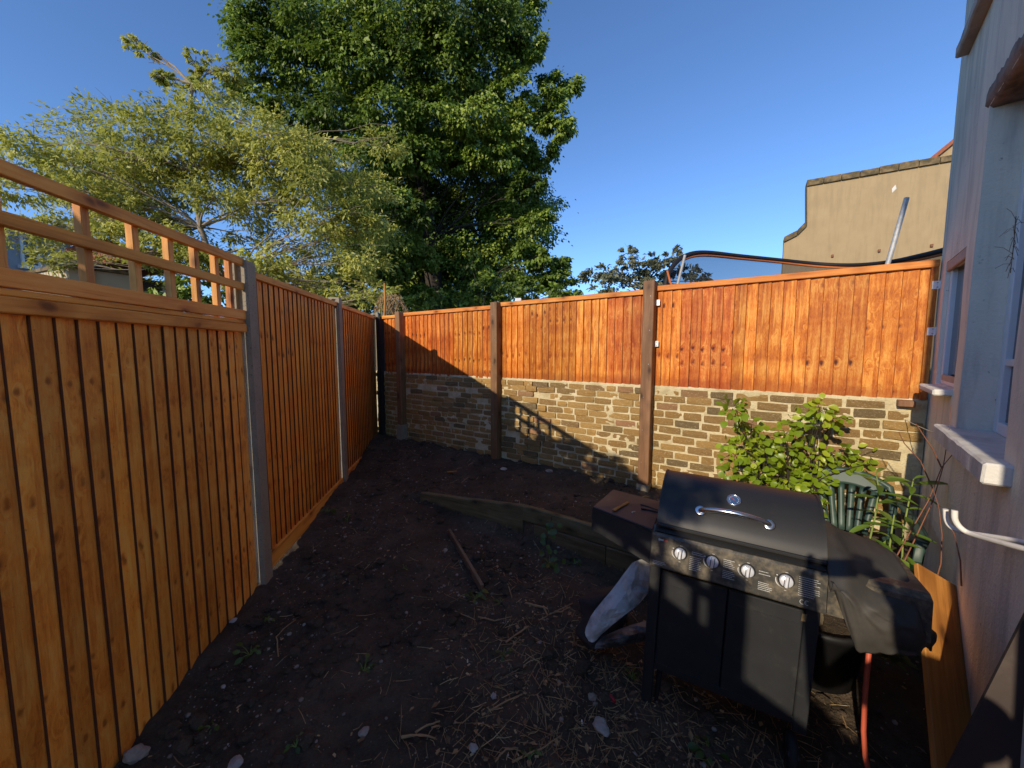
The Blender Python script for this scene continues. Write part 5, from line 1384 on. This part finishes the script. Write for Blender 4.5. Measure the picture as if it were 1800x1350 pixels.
branch([(848, 1258), (880, 1240), (918, 1222)], .006, 'pale stick in the foreground straw, sloping up to the right'); branch([(730, 1290), (755, 1275), (778, 1268)], .006, 'two toned stick at the left end of a twig heap in the foreground'); branch([(705, 1297), (740, 1293), (765, 1300)], .007, 'dark bent stick lying under the foreground twig heap')
branch([(758, 1280), (800, 1272), (812, 1272), (850, 1240)], .004, 'long kinked twig running right from the twig heap'); branch([(900, 1340), (950, 1318), (985, 1295)], .005, 'curved brown twig at the bottom edge'); branch([(870, 1340), (890, 1318), (910, 1316), (905, 1335)], .005, 'looped dry stem at the bottom edge')
branch([(490, 1155), (486, 1120), (500, 1105), (520, 1090)], .004, 'pale curved twig on the soil before the left fence')
branch([(1380, 1320), (1395, 1290), (1400, 1250)], .003, 'thin wiry twig standing in front of the barbecue wheel', lift=.05); branch([(1085, 1290), (1110, 1288), (1125, 1282)], .004, 'short twig right of the white stone')
branch([(1480, 1258), (1492, 1290), (1500, 1310)], .003, 'pale thin twig in the shade by the hose'); branch([(840, 1085), (870, 1092), (900, 1085)], .005, 'dark twig lying across below the broad leaved weed'); branch([(800, 1075), (835, 1090), (850, 1088)], .004, 'thin arched twig left of the straw patch')
def stone(px, py, s, mat, label, cat='stone', seed=1, name='stone', flat=.55):
    bm = bmesh.new(); bmesh.ops.create_icosphere(bm, subdivisions=3, radius=1)
    for v in bm.verts:
        q = v.co.copy(); f = 1 + .35 * noise.noise(q * 1.3 + Vector((seed, 0, 0))) + .12 * noise.noise(q * 4 + Vector((seed, 0, 3)))
        v.co = Vector((q.x * f * s, q.y * f * s * .8, q.z * f * s * flat))
    me = bpy.data.meshes.new(name); bm.to_mesh(me); bm.free(); me.materials.append(M[mat])
    return tag(link(name, me, None, gp(px, py, s * flat * .45), (0, 0, seed)), label, cat)
stone(1057, 1280, .042, 'white_stone', 'rough white chalky stone in the foreground left of the barbecue', seed=2)
stone(1040, 1225, .026, 'stone', 'grey brown stone just above the white chalky one', seed=5); stone(922, 1028, .024, 'stone', 'orange tinted stone in the shale right of the thin board', seed=7); stone(783, 968, .022, 'stone', 'pale rounded stone left of the thin board', seed=8)
stone(868, 1225, .018, 'white_stone', 'small pale stone amid the foreground straw', seed=11); stone(832, 1316, .022, 'white_stone', 'small pale stone at the bottom edge in front of the straw', seed=12); stone(410, 1092, .022, 'white_stone', 'white pebble beside the nearest left panel', seed=14); stone(450, 1097, .020, 'stone', 'flat grey pebble right of the white fence pebble', seed=15)
stone(415, 1345, .035, 'white_stone', 'jagged pale stone at the bottom edge near the left fence', seed=21); stone(240, 1330, .05, 'stone', 'grey stone in the bottom left corner by the fence', seed=22); stone(640, 1288, .025, 'stone', 'grey stone alone in the foreground soil', seed=23); stone(885, 825, .05, 'white_stone', 'flat pale slab of rubble at the foot of the middle wooden post', seed=24, flat=.25); stone(965, 830, .04, 'stone', 'pale rubble lump at the foot of the brick wall', seed=25)
for (px, py, lab, mt_, ln, rr_) in ((1074, 1228, 'red plastic tube lying on the soil near the barbecue foot', 'red_plastic', .055, .009), (1023, 1272, 'white cigarette end beside the white stone', 'white_paint', .028, .004), (822, 1162, 'pale cigarette end on the dark soil left of the straw', 'white_sill', .028, .004)):
    p = gp(px, py, rr_); an = {'red_plastic': R(115), 'white_paint': R(85), 'white_sill': R(95)}[mt_]
    v = Vector((math.cos(an), math.sin(an), 0)) * ln / 2; pts = [p - v, p - v * .5, p, p + v * .6, p + v]
    o = MB().tube(pts, [rr_, rr_, rr_ * .96, rr_ * .9, rr_ * .8], 10).obj('plastic_tube' if 'tube' in lab else 'cigarette_end', M[mt_]); tag(o, lab, 'tube' if 'tube' in lab else 'litter')
fl = MB(); p = gp(925, 893, .006); fl.grid(lambda a, b: tuple(p + Vector(((a - .5) * .10, (b - .5) * .07, .012 * noise.noise(Vector((a * 3, b * 3, 2)))))), 6, 5)
o = fl.obj('plastic_scrap', M['blue_plastic']); o.modifiers.new('t', 'SOLIDIFY').thickness = .002; tag(o, 'dark blue plastic scrap on the raised bed behind the sleeper', 'litter')
ws = MB(); p = gp(795, 830, .008); ws.box(-.06, .06, -.02, .02, -.004, .004, bev=.002, mat=Matrix.Translation(p) @ Matrix.Rotation(.2, 4, 'Z')); tag(ws.obj('wood_offcut', M['plank']), 'pale wood offcut on the soil before the brick wall', 'offcut')

# litter nobody could count
def free(x, y):
    if x < -1.55 - .118 * (y - 1) + .0: return False
    # inside of left fence, yard side of wall, this side of house
    if (Vector((x, y, 0)) - LP1).dot(Vector((LD.y, -LD.x, 0))) < .06: return False
    if (Vector((x, y, 0)) - BP2).dot(BN) > -.03: return False
    if (Vector((x, y, 0)) - HC).dot(Vector((-HD.y, HD.x, 0))) > -.03: return False
    return True
def litter():
    r = random.Random(77)
    tw, cp, gv, lf = MB(), MB(), MB(), MB()
    ico = []
    for k in range(5):
        bm = bmesh.new(); bmesh.ops.create_icosphere(bm, subdivisions=1, radius=1)
        ico.append(([v.co * (1 + .3 * noise.noise(v.co * 1.7 + Vector((k, 0, 0)))) for v in bm.verts], [tuple(v.index for v in f.verts) for f in bm.faces])); bm.free()
    def pick(kind):
        while True:
            y = .95 + 5.3 * r.random() ** 1.7; x = r.uniform(-2.3, 2.6)
            if not free(x, y): continue
            straw = math.exp(-(((x - .25) / .55) ** 2 + ((y - 1.75) / .75) ** 2)) + .55 * math.exp(-(((x - .9) / .5) ** 2 + ((y - 1.5) / .4) ** 2)) + .02 + .35 * max(0, noise.noise(Vector((x * 2.3, y * 2.3, 9)))) ** 1.5
            stony = .3 + .9 * math.exp(-(((x + 1.45) / .35) ** 2)) + .9 * math.exp(-(((x + .25) / .4) ** 2 + ((y - 2.9) / .6) ** 2)) - .1 + 1.2 * max(0, noise.noise(Vector((x * 1.6, y * 1.6, 4)))) ** 1.3
            if r.random() < (straw if kind == 's' else stony): return x, y
    for i in range(2600):
        x, y = pick('s'); L = r.uniform(.015, .11) * (1 if r.random() < .8 else 1.7); an = r.uniform(0, math.pi); z = ground_z(x, y); rad = r.uniform(.0008, .0024)
        dx, dy = math.cos(an) * L / 2, math.sin(an) * L / 2; tilt = r.uniform(-.2, .25)
        mid_ = (x + r.uniform(-.006, .006), y + r.uniform(-.006, .006), z + rad + r.uniform(0, .006))
        tw.tube([(x - dx, y - dy, ground_z(x - dx, y - dy) + rad), mid_, (x + dx, y + dy, ground_z(x + dx, y + dy) + rad + max(0, tilt * L))], [rad, rad, rad * .7], 3, mi=r.choice((0, 0, 0, 1)), caps=False)
    for i in range(3600):
        x, y = pick('s' if i % 3 else 'g'); s = .0028 + .007 * r.random() ** 2.2; z = ground_z(x, y)
        mt = Matrix.Translation((x, y, z + s * .25)) @ Matrix.Rotation(r.uniform(0, 6.28), 4, 'Z') @ Matrix.Rotation(r.uniform(-.5, .5), 4, 'X')
        cp.box(-s, s, -s * .5, s * .5, -s * .15, s * .15, mi=r.choice((0, 0, 1, 1, 1, 2)), mat=mt)
    for i in range(3400):
        x, y = pick('g'); s = min(.015, .0026 * (1 / max(.02, r.random())) ** .5); z = ground_z(x, y); V, F = ico[r.randrange(5)]
        mt = Matrix.Translation((x, y, z + s * .2)) @ Matrix.Rotation(r.uniform(0, 6.28), 4, 'Z')
        gv.add([mt @ Vector((v.x * s, v.y * s * .8, v.z * s * .6)) for v in V], F, r.choice((0, 0, 0, 0, 0, 0, 1, 1, 1, 1, 1, 2)), True)
    # crumbs of earth
    er = MB()
    for i in range(5200):
        x, y = pick('g') if i % 2 else (r.uniform(-2.0, 2.3), .95 + 5.0 * r.random() ** 1.6)
        if not free(x, y): continue
        s = min(.045, .006 * (1 / max(.02, r.random())) ** .6); z = ground_z(x, y); V, F = ico[r.randrange(5)]
        mt = Matrix.Translation((x, y, z + s * .1)) @ Matrix.Rotation(r.uniform(0, 6.28), 4, 'Z')
        er.add([mt @ Vector((v.x * s, v.y * s * .9, v.z * s * .6)) for v in V], F, 0, False)
    for i in range(380):
        x, y = pick('s'); s = r.uniform(.010, .026); z = ground_z(x, y) + .004; an = r.uniform(0, 6.28)
        mt = Matrix.Translation((x, y, z)) @ Matrix.Rotation(an, 4, 'Z') @ Matrix.Rotation(r.uniform(-.4, .4), 4, 'X')
        lf.add([mt @ Vector(p) for p in ((0, -s, 0), (s * .5, 0, s * .25), (0, s, .1 * s), (-s * .5, 0, s * .2))], [(0, 1, 2), (0, 2, 3)], r.choice((0, 1)), False)
    tag(tw.obj('twig_litter', [M['twig'], M['litter_pale']], fix=False), 'dry twigs and straw scattered over the dark soil', 'twigs', kind='stuff')
    tag(cp.obj('chip_litter', [M['twig'], M['litter_dark'], M['litter_pale']], fix=False), 'small wood chips and crumbs scattered over the soil', 'wood chips', kind='stuff')
    tag(gv.obj('gravel', [M['litter_stone'], M['stone'], M['white_stone']], fix=False), 'small pale and grey pebbles scattered over the soil', 'gravel', kind='stuff')
    tag(er.obj('soil_crumbs', M['soil'], fix=False), 'loose crumbs of dark earth', 'soil', kind='stuff')
    tag(lf.obj('dead_leaves', [M['litter_dark'], M['twig']], fix=False), 'dead brown leaves scattered over the soil', 'dead leaves', kind='stuff')
M['litter_pale'] = m_plain('pale_straw', (.48, .34, .17), .9, noise=.4, nscale=8)
M['litter_dark'] = m_plain('dark_litter', (.16, .09, .045), .9, noise=.5, nscale=8)
M['litter_stone'] = m_plain('grey_pebble', (.22, .185, .15), .95, noise=.5, nscale=8)
litter()

# ------------------------------------------------------------------ the person taking the picture (their shadow falls on the cover)
def person():
    root = empty('person', (.09, -.40, -.13), 0, 'person in dark clothes holding up a phone to take a picture', 'person')
    zf = .13
    J = {'pelvis': (0, 0, .93 + zf - .0), 'spine': (0, .01, 1.12 + zf), 'chest': (0, .015, 1.32 + zf), 'neck': (0, .02, 1.48 + zf), 'neck2': (0, .035, 1.55 + zf)}
    V = []; E_ = []; Rr = []; idx = {}
    def add(n, p, r, par=None):
        idx[n] = len(V); V.append(Vector((p[0], p[1], p[2] * 1.065))); Rr.append(r)
        if par: E_.append((idx[par], idx[n]))
    add('pelvis', (0, 0, .92), (.155, .115)); add('spine', (0, .0, 1.12), (.140, .100), 'pelvis'); add('chest', (0, .0, 1.30), (.165, .115), 'spine'); add('collar', (0, .01, 1.44), (.11, .085), 'chest'); add('neck', (0, .02, 1.52), (.058, .058), 'collar')
    add('jaw', (0, .045, 1.585), (.066, .075), 'neck'); add('face', (0, .04, 1.67), (.078, .098), 'jaw'); add('brow', (0, .025, 1.74), (.078, .095), 'face'); add('crown', (0, .015, 1.795), (.045, .06), 'brow')
    for sd_, hx in ((-1, -.115), (1, .045)):
        add('sh%d' % sd_, (sd_ * .185, .0, 1.42), (.066, .066), 'collar'); add('ua%d' % sd_, (sd_ * .235, .06, 1.30), (.052, .052), 'sh%d' % sd_); add('el%d' % sd_, (sd_ * .245, .14, 1.22), (.042, .042), 'ua%d' % sd_)
        add('fa%d' % sd_, (sd_ * .18 + hx * .3, .22, 1.42), (.038, .038), 'el%d' % sd_); add('wr%d' % sd_, (sd_ * .07 + hx, .32, 1.66), (.027, .027), 'fa%d' % sd_); add('palm%d' % sd_, (sd_ * .05 + hx, .345, 1.70), (.036, .022), 'wr%d' % sd_)
        add('hip%d' % sd_, (sd_ * .095, .0, .86), (.095, .095), 'pelvis'); add('th%d' % sd_, (sd_ * .105, .01, .68), (.082, .082), 'hip%d' % sd_); add('kn%d' % sd_, (sd_ * .11, .02, .48), (.058, .058), 'th%d' % sd_); add('ca%d' % sd_, (sd_ * .112, .0, .32), (.055, .058), 'kn%d' % sd_); add('an%d' % sd_, (sd_ * .115, -.01, .08), (.04, .042), 'ca%d' % sd_); add('to%d' % sd_, (sd_ * .13, .14, .035), (.045, .034), 'an%d' % sd_)
    me = bpy.data.meshes.new('body'); me.from_pydata(V, E_, [])
    o = link('body', me, root)
    o.modifiers.new('skin', 'SKIN'); sv = me.skin_vertices[0].data
    for i, r in enumerate(Rr): sv[i].radius = r
    sv[0].use_root = True
    o.modifiers.new('smooth', 'SUBSURF').render_levels = 2
    t = NT('clothed_body'); z = t.n('SeparateXYZ', Vector=t.n('TexCoord').outputs['Object'])
    c = t.ramp(t.rng(z.outputs[2], 0, 2, 0, 1), [(0, (.03, .025, .02)), (.045, (.03, .035, .06)), (.455, (.035, .04, .05)), (.75, (.45, .27, .19))]); 
    for nd in t.t.nodes:
        if nd.type == 'VALTORGB': nd.color_ramp.interpolation = 'CONSTANT'
    me.materials.append(t.pbr(c, .8))
    hair = MB(); hair.lathe([(.085, -.02), (.094, .03), (.088, .075), (.06, .105), (0, .118)], 20, mat=Matrix.Translation((0, .0, 1.835)) @ Matrix.Diagonal((.92, 1.12, 1, 1)) @ Matrix.Rotation(R(16), 4, 'X')); hair.obj('hair', M['bark'], root)
    skin = m_plain('skin', (.45, .27, .19), .55)
    MB().lathe([(.016, 0), (.013, .02), (.006, .05), (0, .055)], 10, mat=Matrix.Translation((0, .135, 1.747))).obj('nose', skin, root)
    for sd_ in (-1, 1):
        MB().lathe([(0, -.010), (.011, -.004), (.011, .004), (0, .010)], 10, mat=Matrix.Translation((sd_ * .032, .125, 1.805))).obj('eye', M['dial'], root)
        MB().lathe([(0, -.03), (.018, -.015), (.020, .012), (0, .03)], 10, mat=Matrix.Translation((sd_ * .082, .03, 1.78)) @ Matrix.Diagonal((.5, 1, 1, 1))).obj('ear', skin, root)
    MB().lathe([(0, -.004), (.024, 0), (0, .004)], 10, mat=Matrix.Translation((0, .128, 1.709)) @ Matrix.Diagonal((1, .6, 1, 1))).obj('mouth', M['print_red'], root)
    for sd_, bx in ((-1, -.165), (1, .095)):     # four fingers behind the phone, thumb in front of it
        for k in range(4):
            L = (.062, .072, .068, .052)[k]; z0 = 1.775 + .021 * k; x0 = bx
            MB().tube([(x0, .345, z0), (x0 - sd_ * .022, .372, z0 + .002), (x0 - sd_ * L * .75, .388, z0 + .002), (x0 - sd_ * L, .384, z0)], [.0095, .009, .008, .0065], 8).obj('finger', skin, root)
        MB().tube([(x0, .335, 1.77), (x0 - sd_ * .02, .342, 1.80), (x0 - sd_ * .045, .352, 1.815)], [.012, .010, .008], 8).obj('thumb', skin, root)
    ph = MB().box(-.018, .132, -.046, -.037, EYE - .062, EYE + .012, bev=.003).obj('phone', M['dial'], None)
    tag(ph, 'dark phone held up in both hands', 'phone')
person()
